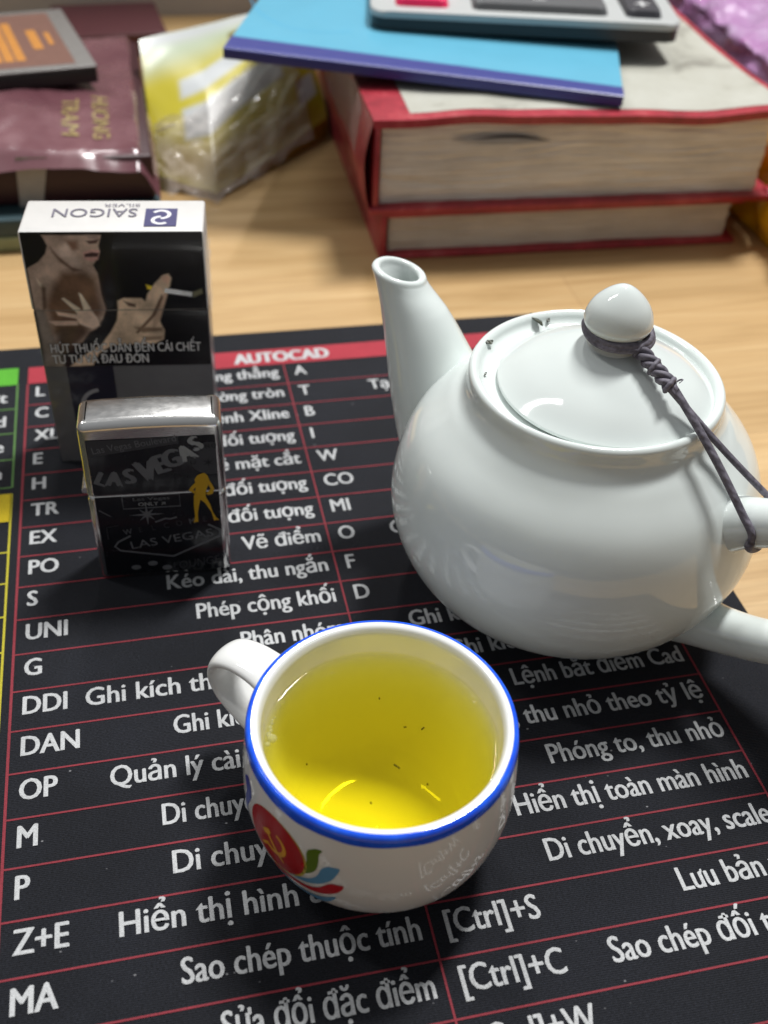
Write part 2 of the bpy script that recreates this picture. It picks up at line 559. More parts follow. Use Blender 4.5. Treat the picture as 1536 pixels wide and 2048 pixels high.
EMBLEM = {
    'hammer': [(-2.677,2.271),(-2.601,2.487),(-2.586,2.432),(-2.557,2.376),(-2.5,2.275),(-2.466,2.059),(-2.494,2.006),(-2.54,2.15),(-2.599,2.266),(-2.614,2.349),(-2.655,2.212)],
    'sickle': [(-2.503,2.508),(-2.466,2.463),(-2.447,2.294),(-2.461,2.114),(-2.512,2.057),(-2.563,1.968),(-2.637,2.002),(-2.723,1.967),(-2.7,2.086),(-2.613,2.111),(-2.551,2.082),(-2.487,2.186),(-2.481,2.349)],
    'green': [(-2.297,2.605),(-2.237,2.724),(-2.187,2.736),(-2.208,2.626),(-2.211,2.409),(-2.229,2.191),(-2.283,2.012),(-2.356,1.859),(-2.447,1.716),(-2.409,1.779),(-2.339,1.997),(-2.302,2.277),(-2.305,2.485)],
    'paleband': [(-2.331,2.247),(-2.302,2.304),(-2.31,2.18),(-2.342,2.005),(-2.4,1.812),(-2.467,1.679),(-2.399,1.838),(-2.351,1.974),(-2.328,2.138)],
    'blue': [(-2.488,1.635),(-2.359,1.731),(-2.26,1.911),(-2.214,2.08),(-2.186,2.287),(-2.143,2.404),(-2.088,2.436),(-2.058,2.429),(-2.08,2.242),(-2.12,2.055),(-2.2,1.844),(-2.295,1.686),(-2.38,1.617),(-2.452,1.59)],
    'red': [(-2.65,1.425),(-2.558,1.449),(-2.438,1.498),(-2.315,1.544),(-2.217,1.688),(-2.127,1.958),(-2.071,2.004),(-2.023,2.002),(-2.05,1.824),(-2.1,1.677),(-2.175,1.534),(-2.27,1.442),(-2.372,1.404),(-2.484,1.369),(-2.592,1.313)],
}

# ------------------------------------------------------------------ desk, wall, mat
TABLE = -0.2
desk = MB().box((4, 0, TABLE - 1.0), (96, 84, 2.0), 0.1).build('desk', M_wood)
tag(desk, 'pale wooden desk top with long grain under everything', 'desk')
wall = MB().box((4, 34.0, 9), (100, 2, 42), 0.05).build('wall', plain('grey_paint', (0.5, 0.5, 0.515, 1), 0.6, 0.08, (0.1, 0.1, 0.1)))
tag(wall, 'plain grey wall behind the desk at the top left', 'wall')

def rounded(x0, y0, x1, y1, r, n=8):
    p = []
    for cx, cy, a0 in ((x1 - r, y1 - r, 0), (x0 + r, y1 - r, 90), (x0 + r, y0 + r, 180), (x1 - r, y0 + r, 270)):
        for i in range(n + 1):
            a = math.radians(a0 + 90 * i / n)
            p.append((cx + r * math.cos(a), cy + r * math.sin(a)))
    return p

def prism(mb, pts, z0, z1, mi=0, fn=None):
    b = bmesh.new()
    lo = [b.verts.new((p[0], p[1], z0)) for p in pts]
    hi = [b.verts.new((p[0], p[1], z1)) for p in pts]
    b.faces.new(lo[::-1])
    b.faces.new(hi)
    n = len(pts)
    for i in range(n):
        b.faces.new((lo[i], lo[(i + 1) % n], hi[(i + 1) % n], hi[i]))
    if fn:
        for v in b.verts:
            v.co = fn(*v.co)
    return mb.bm(b, mi)

U1, U2, MX = 7.07, 14.05, 15.95
mat = thing('desk_mat', 'black cloth desk mat printed with red ruled tables of shortcut keys', 'desk mat')
m = MB()
edge = rounded(-30, -22.4, MX, 1.93, 0.5)
edge = [(x + 0.028 * (noise.noise(Vector((x * 0.9, y * 0.9, 3)))), y + 0.05 * noise.noise(Vector((x * 0.7, y * 0.7, 7))) - 0.012 * x * (y > 0)) for x, y in edge]
prism(m, edge, TABLE + 0.004, -0.03)
inner = [(x + (0.03 if x < 0 else -0.03), y + (0.03 if y < 0 else -0.03)) for x, y in edge]
n_ = len(edge)
st = len(m.v)
m.v += [(x, y, -0.03) for x, y in edge] + [(x, y, 0.0) for x, y in inner]
for i in range(n_):
    j = (i + 1) % n_
    m.f.append((st + i, st + j, st + n_ + j, st + n_ + i)); m.mi.append(0)
m.f.append(tuple(st + n_ + i for i in range(n_))); m.mi.append(0)
m.build('cloth_sheet', M_fabric, mat)

ZP_ = 0.009      # thickness of the print
hd = MB()
hd.poly([(0.0, 0.03), (U2, 0.0), (U2, 0.80), (0.0, 0.84)], ZP_, mi=0)
hd.poly([(-9, 0.03), (-0.27, 0.03), (-0.27, 0.86), (-9, 0.86)], ZP_, mi=1)
hd.poly([(-9, -5.72), (-0.24, -5.72), (-0.24, -4.68), (-9, -4.68)], ZP_, mi=2)
hd.build('header_bars', [M_red_print, M_green_print, M_yellow_print], mat)

ln = MB()
for k in range(1, 23):
    ln.line([(0, -k), (U2, -k)], 0.038, ZP_)
for x, w in ((0.0, 0.055), (U1, 0.04), (U2, 0.045)):
    ln.line([(x, 0.0), (x, -22.0)], w, ZP_ + 0.002)
ln.line([(-0.27, 0.1), (-0.24, -4.45)], 0.05, ZP_, mi=1)
for y in (-1.12, -2.22, -3.33, -4.45):
    ln.line([(-9, y), (-0.25, y)], 0.045, ZP_ + 0.002, mi=1)
ln.line([(-0.24, -4.7), (-0.16, -22)], 0.05, ZP_, mi=2)
for k in range(16):
    ln.line([(-9, -6.80 - 1.03 * k), (-0.22, -6.80 - 1.03 * k)], 0.045, ZP_ + 0.002, mi=2)
ln.build('ruled_lines', [M_redline_print, M_greenline_print, M_yellowline_print], mat)

ROWS = [  # code, meaning, second code, (second meaning, its left edge or None when ranged right)
    ('L', 'Vẽ đường thẳng', 'A', None), ('C', 'Vẽ đường tròn', 'T', ('Tạo văn bản', 9.31)),
    ('XL', 'Lệnh Xline', 'B', None), ('E', 'Xóa đối tượng', 'I', None), ('H', 'Vẽ mặt cắt', 'W', None),
    ('TR', 'Cắt đối tượng', 'CO', None), ('EX', 'Kéo đối tượng', 'MI', None), ('PO', 'Vẽ điểm', 'O', ('Copy song song', 8.59)),
    ('S', 'Kéo dài, thu ngắn', 'F', None), ('UNI', 'Phép cộng khối', 'D', None), ('G', 'Phân nhóm', '', ('Ghi kích thước', 8.35)),
    ('DDI', 'Ghi kích thước bán kính', '', ('Ghi kích thước', 9.0)), ('DAN', 'Ghi kích thước góc', '', ('Lệnh bắt điểm Cad', None, 3.79)),
    ('OP', 'Quản lý cài đặt bản vẽ', '', ('Phóng to, thu nhỏ theo tỷ lệ', None)), ('M', 'Di chuyển đối tượng', '', ('Phóng to, thu nhỏ', None, 3.68)),
    ('P', 'Di chuyển bản vẽ', '', ('Hiển thị toàn màn hình', None, 4.68)), ('Z+E', 'Hiển thị hình ảnh lớn', '', ('Di chuyển, xoay, scale', None, 4.40)),
    ('MA', 'Sao chép thuộc tính', '[Ctrl]+S', ('Lưu bản vẽ', None, 2.25)), ('', 'Sửa đổi đặc điểm', '[Ctrl]+C', ('Sao chép đối tượng', None, 3.95)),
    ('', '', '[Ctrl]+W', None)]
WID = {10: 3.82, 11: 4.68, 12: 1.45, 13: 3.12, 14: 1.88, 15: 2.78, 16: 2.9, 17: 1.95, 18: 2.9, 19: 3.45}
tx = MB()
for k, (a, d, b, d2) in enumerate(ROWS):
    y = -k - 0.61
    if a: tx.text(a, 0.24, y, 0.45, 0.80, z=ZP_ + 0.003, bold=0.035)
    if d: tx.text(d, U1 - 0.2, y, 0.45, 0.785, 'RIGHT', z=ZP_ + 0.003, bold=0.026, width=WID.get(k + 1) and U1 - 0.2 - WID[k + 1])
    if b: tx.text(b, U1 + 0.26, y, 0.45, 0.78, z=ZP_ + 0.003, bold=0.026)
    if d2:
        if d2[1] is None: tx.text(d2[0], U2 - 0.17, y, 0.45, 0.785, 'RIGHT', z=ZP_ + 0.003, bold=0.026, width=d2[2] if len(d2) > 2 else None)
        else: tx.text(d2[0], d2[1], y, 0.45, 0.785, z=ZP_ + 0.003, bold=0.026)
tx.text('AUTOCAD', 5.72, 0.16, 0.50, 1.0, z=ZP_ + 0.003, bold=0.07, width=2.72)
for t, y in (('it', -0.8), ('d', -1.9), ('e', -3.0), ('n', -4.1), ('u', -6.45), ('n', -7.5), ('n', -8.5), ('n', -9.55)):
    tx.text(t, -0.52, y, 0.46, 0.84, 'RIGHT', z=ZP_ + 0.003, bold=0.035)
tx.build('lettering', M_white_print, mat)

# ------------------------------------------------------------------ teapot
PC = (11.892, -9.82)
AZS, AZH = math.radians(130), math.radians(-54)
pot = thing('teapot', 'pale celadon white porcelain teapot standing on the black mat', 'teapot', (PC[0], PC[1], 0))
outer = curve([(0.0, 2.25), (0.05, 2.3), (0.25, 2.46), (1.2, 3.384), (2.305, 3.83), (3.3, 3.78), (4.2, 3.45), (4.85, 2.9), (5.12, 2.62), (5.32, 2.51), (5.5, 2.5)], 60)
lip = curve([(5.5, 2.5), (5.62, 2.49), (5.685, 2.44), (5.69, 2.38), (5.64, 2.31), (5.54, 2.24), (5.48, 2.10), (5.45, 1.80), (5.25, 1.72), (4.9, 1.70)], 40)
inner_ = curve([(4.9, 1.70), (4.6, 2.6), (3.6, 3.4), (2.3, 3.62), (1.2, 3.15), (0.4, 2.2), (0.22, 0.0)], 24)
prof = [(0.06, 0.0), (0.06, 2.05), (0.0, 2.15)] + outer + lip[1:] + inner_[1:-1] + [(0.22, 0.0)]
fix_normals(MB().lathe(prof, 128).build('body', M_pot, pot, smooth=50))

def radial(az, r, z):
    return Vector((r * math.cos(az), r * math.sin(az), z))
eS = Vector((math.cos(AZS), math.sin(AZS), 0))
tS = Vector((-math.sin(AZS), math.cos(AZS), 0))
path = [(2.55, 1.9, 1.75, 60), (2.95, 2.55, 1.42, 52), (3.45, 3.4, 1.17, 36), (3.85, 4.15, 0.98, 28), (4.2, 4.9, 0.80, 24), (4.50, 5.5, 0.665, 12), (4.72, 5.86, 0.61, 4), (4.86, 6.08, 0.61, 0)]
cen = curve([(p[0], p[1]) for p in path], 56)
rad = curve([(p[2], p[3]) for p in path], 56)
def ring(c, R, tilt, inset=0.0, lean=None):
    t = math.radians(tilt)
    nrm = eS * math.sin(t) + Vector((0, 0, 1)) * math.cos(t)
    lean = max(0.0, (c[1] - 5.3) / 0.78) if lean is None else lean
    nrm = (nrm + Vector((0.24, -0.02, 0)) * lean).normalized()     # the mouth is cut at a slant
    b = nrm.cross(tS).normalized()
    a = b.cross(nrm).normalized()
    return (eS * c[0] + Vector((0, 0, c[1])) - nrm * inset, a * R, b * R)
fr = [ring(c, R, T) for c, (R, T) in zip(cen, rad)]
ce, (Re, Te) = cen[-1], rad[-1]
for k in range(1, 7):      # rounded mouth
    a = math.pi * k / 6
    fr.append(ring(ce, Re - 0.095 * (1 - math.cos(a)), Te, -0.095 * math.sin(a)))
for c, (R, T) in list(zip(cen, rad))[-4:18:-3]:
    fr.append(ring(c, R - 0.2, T))
fix_normals(MB().sweep(fr, 48).build('spout', M_pot, pot, smooth=60))
hp = [radial(AZH, r, z) for r, z in ((2.8, 3.5), (3.3, 3.85), (3.8, 4.18), (4.5, 4.52), (5.2, 4.60), (5.8, 4.25), (6.1, 3.5), (5.95, 2.6), (5.4, 2.0), (4.6, 1.58), (3.8, 1.32), (3.25, 1.25), (2.7, 1.25))]
hr = [0.80, 0.60, 0.49, 0.44, 0.43, 0.43, 0.43, 0.43, 0.43, 0.45, 0.50, 0.62, 0.85]
fix_normals(MB().tube(hp, hr, 28, 10, 1.0, up=(-math.sin(AZH), math.cos(AZH), 0)).build('handle', M_pot, pot, smooth=60))

LC = (12.0, -10.02)
lp = curve([(0.0, 1.95), (0.02, 2.03), (0.06, 2.085), (0.11, 2.085), (0.16, 2.03), (0.46, 1.62), (0.74, 1.1), (0.90, 0.74), (0.98, 0.54)], 40)
lid = fix_normals(MB().lathe([(0.0, 0.0)] + lp + [(1.02, 0.40), (1.02, 0.0)], 128).build('lid', M_pot, pot, smooth=50, loc=(LC[0] - PC[0], LC[1] - PC[1], 5.50)))
kp = curve([(0.92, 0.56), (1.04, 0.48), (1.20, 0.46), (1.30, 0.53), (1.38, 0.60), (1.50, 0.645), (1.66, 0.615), (1.82, 0.54), (1.96, 0.43), (2.09, 0.29), (2.19, 0.14), (2.245, 0.0)], 52)
fix_normals(MB().lathe([(0.88, 0.0)] + kp[:-1] + [(2.245, 0.0)], 64).build('knob', M_pot, lid, smooth=True))

# cord from the knob to the handle
mc = Mat('grey_waxed_cord', (0.085, 0.078, 0.095, 1), 0.62, spec=0.4)
tw = mc.n('ShaderNodeTexWave', wave_type='BANDS', bands_direction='DIAGONAL')
tw.inputs['Scale'].default_value = 1.0
tw.inputs['Distortion'].default_value = 2.0
mc.link(mc.coord((3.0, 3.0, 3.0)), tw.inputs['Vector'])
fib = mc.noise((9, 9, 9), 4)
mc.base(mc.ramp(fib, [(0.3, (0.075, 0.068, 0.086, 1)), (0.7, (0.19, 0.175, 0.215, 1))]))
mc.bump(tw.outputs['Fac'], 0.02, 0.3)
M_cord = mc.m
cord = thing('cord', 'dark grey waxed cord tied from the lid knob to the teapot handle', 'cord', (LC[0], LC[1], 6.5))
def cr_(*p):
    return [(x - LC[0], y - LC[1], z - 6.5) for x, y, z in p]
lo = MB()
for dz, rr in ((0.0, 0.53), (0.115, 0.60), (0.05, 0.63)):
    pts = []
    for i in range(16):
        a = 2 * math.pi * i / 16
        # the loop sags towards the viewer's right where the knot pulls it
        pts.append((LC[0] + rr * math.cos(a) + 0.04, LC[1] + rr * math.sin(a) - 0.02, 6.72 + dz - 0.05 * math.cos(a + 1.0) + 0.02 * math.sin(3 * a)))
    lo.tube(cr_(*pts), 0.075, 10, 6, closed=True)
lo.build('knob_loop', M_cord, cord, smooth=True)
K0, K1 = Vector((12.22, -10.54, 6.72)), Vector((12.58, -11.42, 6.40))
kn = MB()
ax = (K1 - K0)
side = ax.cross(Vector((0, 0, 1))).normalized()
upk = side.cross(ax).normalized()
for ph in range(3):
    pts = []
    for i in range(13):
        t = i / 12
        a = 2 * math.pi * (t * 1.6 + ph / 3)
        pts.append(tuple(K0 + ax * t + side * 0.10 * math.cos(a) + upk * 0.075 * math.sin(a)))
    kn.tube(cr_(*pts), 0.07, 10, 5)
for t in (0.06, 0.5, 0.96):
    pts = [tuple(K0 + ax * (t + 0.05 * math.cos(2 * math.pi * i / 10)) + side * 0.135 * math.cos(2 * math.pi * i / 10) + upk * 0.12 * math.sin(2 * math.pi * i / 10)) for i in range(10)]
    kn.tube(cr_(*pts), 0.05, 8, 4, closed=True)
tail = [tuple(K1), tuple(K1 + Vector((0.16, 0.08, 0.06))), tuple(K1 + Vector((0.2, 0.0, 0.13))), tuple(K1 + Vector((0.1, -0.08, 0.12)))]
kn.tube(cr_(*tail), [0.02, 0.018, 0.014, 0.008], 6, 4)
kn.build('knot', M_cord, cord, smooth=True)
eH = Vector((math.cos(AZH), math.sin(AZH), 0)); tH = Vector((-math.sin(AZH), math.cos(AZH), 0))
HP = Vector((PC[0], PC[1], 0)) + radial(AZH, 3.98, 4.27)        # where the loop hangs on the handle
near = HP - tH * 0.50 + Vector((0, 0, 0.05))
far = HP + tH * 0.50 + Vector((0, 0, 0.12))
def strand(a, b, sag):
    return [tuple(a + (b - a) * (i / 8) + Vector((0, 0, -sag * math.sin(math.pi * i / 8)))) for i in range(9)]
M1 = K1 + Vector((0.0, 0.0, 0.0))
sA = strand(M1 - side * 0.04, near, -0.10)
loopb = [tuple(HP - tH * 0.44 + Vector((0, 0, -0.32)) + eH * 0.02), tuple(HP + Vector((0, 0, -0.54)) + eH * 0.05), tuple(HP + tH * 0.40 + Vector((0, 0, -0.36)) + eH * 0.03)]
MB().tube(cr_(*(sA + loopb + [tuple(far)])), 0.085, 12, 6, 0.85).build('near_strand', M_cord, cord, smooth=True)
MB().tube(cr_(*strand(M1 + side * 0.05, far, 0.05)), 0.075, 12, 6, 0.85).build('far_strand', M_cord, cord, smooth=True)

# wet tea leaf scraps on the rim and the shoulder ledge
M_leaf = plain('dark_tea_leaf', (0.035, 0.04, 0.02, 1), 0.35, 0.4, (8, 8, 8))
def leaf(px, py, pz, L, Wd, rz, label, name='tea_leaf_scrap', tiltx=0.0):
    b = MB()
    n = 8
    vs = []
    for j, side_ in ((0, -1), (1, 1)):
        for i in range(n + 1):
            t = i / n
            w = Wd * (math.sin(math.pi * min(max(t, 0.06), 0.94)) ** 0.7) * (0.8 + 0.3 * nz(px + t * 3, py + j, 1))
            vs.append((L * (t - 0.5), side_ * w, 0.012 * math.sin(t * 7)))
    top = [(x, y, z + 0.022) for x, y, z in vs]
    m_ = n + 1
    fs = []
    for i in range(n):
        fs.append((i, i + 1, m_ + i + 1, m_ + i)[::-1])
        fs.append((2 * m_ + i, 2 * m_ + i + 1, 3 * m_ + i + 1, 3 * m_ + i))
        fs.append((i, i + 1, 2 * m_ + i + 1, 2 * m_ + i)); fs.append((m_ + i, 3 * m_ + i, 3 * m_ + i + 1, m_ + i + 1))
    b.add(vs + top, fs)
    o = b.build(name, M_leaf, None, False, (px, py, pz), rz)
    o.rotation_euler[0] = tiltx
    return tag(o, label, 'tea leaf', 'tea leaf scraps on the teapot rim')
def on_rim(deg, r, dz):
    a = math.radians(deg)
    z = np.interp(-r, [-2.49, -2.44, -2.38, -2.31, -2.24, -2.10, -1.8], [5.62, 5.685, 5.69, 5.64, 5.54, 5.48, 5.45])
    return PC[0] + r * math.cos(a), PC[1] + r * math.sin(a), float(z) + dz
leaf(*on_rim(103, 2.25, 0.08), 0.50, 0.10, 1.75, 'longest dark tea leaf scrap lying across the rim behind the lid', tiltx=0.35)
leaf(*on_rim(140, 2.28, 0.05), 0.17, 0.07, 0.3, 'small olive tea leaf scrap on the rim near the spout', tiltx=0.2)
leaf(*on_rim(96, 2.22, 0.05), 0.13, 0.05, 0.9, 'tiny tea leaf scrap on the rim beside the knob', tiltx=0.2)
leaf(*on_rim(166, 2.16, 0.03), 0.09, 0.03, 0.9, 'tea leaf speck on the left ledge inside the rim', tiltx=0.2)

# ------------------------------------------------------------------ tea cup
CC = (6.51, -15.46)
cup = thing('tea_cup', 'white porcelain tea cup with a blue rim and a red emblem', 'cup', (CC[0], CC[1], 0))
cpo = curve([(0.0, 1.20), (0.04, 1.25), (0.14, 1.36), (0.45, 1.70), (1.0, 2.10), (1.75, 2.28), (2.5, 2.275), (3.15, 2.215)], 56)
cpl = curve([(3.15, 2.215), (3.24, 2.20), (3.29, 2.165), (3.30, 2.10), (3.27, 2.02), (3.16, 1.97)], 16)
cpi = curve([(3.16, 1.97), (2.5, 1.955), (1.75, 1.94), (1.1, 1.82), (0.6, 1.58), (0.32, 1.15), (0.26, 0.6), (0.25, 0.0)], 44)
cb = MB().lathe([(0.08, 0.0), (0.08, 1.05), (0.0, 1.12)] + cpo + cpl[1:] + cpi[1:-1] + [(0.25, 0.0)], 128)
wet = Mat('wetted_glaze', (0.80, 0.805, 0.79, 1), 0.15)          # glaze under the tea: hardly any mirror left
wet.b.inputs['Specular IOR Level'].default_value = 0.04
for q_, f_ in enumerate(cb.f):
    zs_ = [cb.v[i][2] for i in f_]
    rs_ = [math.hypot(cb.v[i][0], cb.v[i][1]) for i in f_]
    if 0.2 < max(zs_) < 2.70 and max(rs_) < float(np.interp(max(zs_), [0.25, 0.6, 1.1, 2.7], [1.2, 1.66, 1.9, 2.02])) and min(zs_) > 0.1:
        cb.mi[q_] = 1
fix_normals(cb.build('body', [M_cup, wet.m], cup, smooth=55))
zc = [p[0] for p in cpo]; rc = [p[1] for p in cpo]
def cup_r(z): return float(np.interp(z, zc, rc))
mb_ = Mat('cobalt_glaze', (0.012, 0.07, 0.72, 1), 0.08)
mb_.base(mb_.ramp(mb_.noise((2.2, 2.2, 2.2), 4), [(0.28, (0.008, 0.06, 0.62, 1)), (0.6, (0.016, 0.12, 0.88, 1)), (0.8, (0.06, 0.22, 0.90, 1))]))
M_cobalt = mb_.m
rb = MB()
SEG = 160
band = [(3.09, 2.224), (3.12, 2.221), (3.17, 2.215), (3.21, 2.209), (3.25, 2.198), (3.275, 2.18), (3.292, 2.16), (3.2995, 2.14), (3.3005, 2.122)]
rows_ = []
for q, (z, r) in enumerate(band):
    t = q / (len(band) - 1)
    for i in range(SEG):
        a = 2 * math.pi * i / SEG
        zz = z + (0.035 * nz(math.cos(a) * 2, math.sin(a) * 2, 4) if q == 0 else 0)
        off = 0.006 if 0 < q < len(band) - 1 else 0.001
        rb.v.append(((r + off) * math.cos(a), (r + off) * math.sin(a), zz + (0.004 if q > 3 else 0)))
for q in range(len(band) - 1):
    for i in range(SEG):
        j = (i + 1) % SEG
        rb.f.append((q * SEG + i, q * SEG + j, (q + 1) * SEG + j, (q + 1) * SEG + i)); rb.mi.append(0)
rb.build('rim_band', M_cobalt, cup, smooth=True)
AZC = math.radians(131)
tC = (-math.sin(AZC), math.cos(AZC), 0)
hpts = [radial(AZC, r, z) for r, z in ((2.05, 2.5), (2.4, 2.62), (2.95, 2.64), (3.42, 2.44), (3.58, 2.05), (3.40, 1.62), (2.95, 1.34), (2.45, 1.22), (1.9, 1.2))]
fix_normals(MB().tube(hpts, [0.22, 0.17, 0.155, 0.155, 0.155, 0.155, 0.16, 0.18, 0.22], 24, 10, 2.6, up=tC).build('handle', M_cup, cup, smooth=60))

# the enamelled emblem, laid on the curved wall (angle measured along the wall)
TH0, RC = -2.60, 2.25
def wrap(layer):
    def f(s_, z_, q):
        a = s_ / RC
        r = cup_r(min(max(z_, 0.02), 3.1)) + 0.006 + 0.003 * layer
        return (r * math.cos(a), r * math.sin(a), z_)
    return f
def emb_poly(mb, pts, layer, mi):
    n = len(pts)
    pts = [p for p in curve(pts + [pts[0]], n * 5)][:-1] if n < 40 else pts
    b = bmesh.new()
    f = b.faces.new([b.verts.new((p[0], p[1], 0)) for p in pts])
    f.normal_update()
    if f.normal.z < 0: f.normal_flip()
    xs = [p[0] for p in pts]; ys = [p[1] for p in pts]
    for ax_, lo_, hi_ in ((0, min(xs), max(xs)), (1, min(ys), max(ys))):
        t = lo_ + 0.08
        while t < hi_:
            co = [0, 0, 0]; no = [0, 0, 0]
            co[ax_] = t; no[ax_] = 1
            bmesh.ops.bisect_plane(b, geom=b.verts[:] + b.edges[:] + b.faces[:], plane_co=co, plane_no=no)
            t += 0.08
    bmesh.ops.triangulate(b, faces=b.faces[:])
    w = wrap(layer)
    for v in b.verts:
        v.co = w(v.co.x, v.co.y, 0)
    return mb.bm(b, mi)
E_ = {k: [(t * RC, z) for t, z in v] for k, v in EMBLEM.items()}
s0, z0 = TH0 * RC, 2.16
rel = lambda pts: [(s0 + a, z0 + b) for a, b in pts]
emb = MB()
emb_poly(emb, rel([(-1.06, 0.42), (-0.90, 0.60), (-0.74, 0.50), (-0.70, 0.30), (-0.80, 0.02), (-0.92, -0.30), (-0.95, -0.58), (-1.03, -0.40), (-1.0, -0.08), (-0.93, 0.18), (-0.98, 0.33)]), 0, 0)
emb_poly(emb, rel([(-0.98, -0.50), (-0.85, -0.80), (-0.60, -0.97), (-0.30, -1.0), (0.15, -0.93), (0.4, -0.97), (0.64, -0.95), (0.9, -0.82), (1.16, -0.60), (1.07, -0.85), (0.88, -1.08), (0.6, -1.22), (0.3, -1.25), (-0.05, -1.22), (-0.4, -1.14), (-0.7, -1.0), (-0.90, -0.78)]), 0, 1)
circ = lambda r, dx=0, dz=0, k=48: rel([(dx + r * math.cos(2 * math.pi * i / k), dz + r * math.sin(2 * math.pi * i / k)) for i in range(k)])
emb_poly(emb, circ(0.665, 0.015, -0.02), 0, 5)
emb_poly(emb, circ(0.64), 1, 2)
emb_poly(emb, E_['green'], 0, 4)
emb_poly(emb, E_['blue'], 0, 1)
emb_poly(emb, E_['red'], 1, 3)
# hammer and sickle, redrawn upright on the disc
arc = [(0.02 + 0.27 * math.cos(math.radians(a)), 0.0 + 0.27 * math.sin(math.radians(a))) for a in range(78, -140, -14)]
arc2 = [(0.04 + 0.20 * math.cos(math.radians(a)) - 0.03, 0.02 + 0.20 * math.sin(math.radians(a))) for a in range(-136, 79, 14)]
emb_poly(emb, rel(arc + arc2), 2, 6)
emb_poly(emb, rel([(-0.15, -0.15), (-0.11, -0.19), (-0.25, -0.34), (-0.29, -0.30)]), 2, 6)
emb_poly(emb, rel([(-0.16, 0.10), (-0.12, 0.13), (0.22, -0.28), (0.18, -0.31)]), 3, 6)
emb_poly(emb, rel([(-0.26, 0.10), (-0.12, 0.22), (-0.06, 0.14), (-0.20, 0.03)]), 3, 6)
def enamel(name, c): return plain(name, c, 0.32, 0.12, (4, 4, 4), spec=0.3)
emb.build('emblem', [enamel('navy_enamel', srgb(14, 44, 150)), enamel('sky_enamel', srgb(92, 152, 196)), enamel('red_enamel', srgb(168, 8, 14)),
                     enamel('scarlet_enamel', srgb(190, 10, 28)), enamel('green_enamel', srgb(92, 120, 16)), enamel('ochre_enamel', srgb(196, 176, 70)), enamel('gold_enamel', srgb(222, 160, 30))], cup, smooth=True)

# tea in the cup: a clear yellow liquid
TEA_Z = 2.70
mt = bpy.data.materials.new('green_tea')
mt.use_nodes = True
tn = mt.node_tree
tn.nodes.clear()
out = tn.nodes.new('ShaderNodeOutputMaterial')
tr = tn.nodes.new('ShaderNodeBsdfTransparent')
gl = tn.nodes.new('ShaderNodeBsdfGlossy')
gl.inputs['Roughness'].default_value = 0.015
fz = tn.nodes.new('ShaderNodeFresnel')
fz.inputs['IOR'].default_value = 1.33
mx = tn.nodes.new('ShaderNodeMixShader')
va = tn.nodes.new('ShaderNodeVolumeAbsorption')
va.inputs['Color'].default_value = (0.997, 0.955, 0.0, 1)
va.inputs['Density'].default_value = 65.0
ge = tn.nodes.new('ShaderNodeNewGeometry')
sn = tn.nodes.new('ShaderNodeSeparateXYZ')
up_ = tn.nodes.new('ShaderNodeMath'); up_.operation = 'GREATER_THAN'; up_.inputs[1].default_value = 0.7
fr_ = tn.nodes.new('ShaderNodeMath'); fr_.operation = 'MULTIPLY'
tn.links.new(ge.outputs['True Normal'], sn.inputs[0]); tn.links.new(sn.outputs[2], up_.inputs[0])
tn.links.new(fz.outputs[0], fr_.inputs[0]); tn.links.new(up_.outputs[0], fr_.inputs[1])    # only the free top surface mirrors
tn.links.new(fr_.outputs[0], mx.inputs[0]); tn.links.new(tr.outputs[0], mx.inputs[1]); tn.links.new(gl.outputs[0], mx.inputs[2])
tn.links.new(mx.outputs[0], out.inputs['Surface']); tn.links.new(va.outputs[0], out.inputs['Volume'])
tea = thing('tea', 'yellow green tea filling the blue rimmed cup', 'tea', (CC[0], CC[1], 0.26))
tp = [(z, r - 0.012) for z, r in cpi if z < TEA_Z - 0.05]
tp = [(TEA_Z, 0.0), (TEA_Z, 1.2), (TEA_Z, 1.88), (TEA_Z + 0.006, 1.92), (TEA_Z + 0.016, 1.945)] + tp[:-1] + [(0.265, 0.0)]
fix_normals(MB().lathe([(z - 0.26, r) for z, r in tp], 96).build('liquid', mt, tea, smooth=50))
mbub = Mat('tea_bubble_film', (0.9, 0.88, 0.5, 1), 0.03)
mbub.b.inputs['Alpha'].default_value = 0.22
random.seed(5)
for a, r, R in ((168, 1.80, 0.085), (165.5, 1.86, 0.05), (163, 1.84, 0.035), (161, 1.865, 0.04), (158.5, 1.85, 0.03), (156.5, 1.86, 0.026), (154.5, 1.84, 0.02), (171.5, 1.87, 0.045)):
    c = radial(math.radians(a), r, TEA_Z - 0.26)
    pr_ = [(R * math.sin(t), R * math.cos(t)) for t in [math.pi / 2 * i / 6 for i in range(7)]]
    MB().lathe([(c.z + R * 0.8 * math.sin(math.pi / 2 * i / 6), R * math.cos(math.pi / 2 * i / 6) if i < 6 else 0.0) for i in range(7)], 20, (c.x, c.y)).build('bubble', mbub.m, tea, smooth=True)
M_speck = plain('tea_dust', (0.035, 0.03, 0.008, 1), 0.9, spec=0.0)
sp = MB()
for a, r, L in ((25, 0.5, 0.05), (285, 0.55, 0.12), (80, 0.9, 0.04), (300, 1.1, 0.035), (10, 0.75, 0.07), (250, 1.2, 0.04), (190, 1.3, 0.03)):
    c = radial(math.radians(a), r, TEA_Z - 0.26)
    sp.box((c.x, c.y, c.z + 0.002), (L, 0.022, 0.012), 0.003, rz=a)
tag(sp.build('leaf_dust', M_speck, tea), kind='stuff')

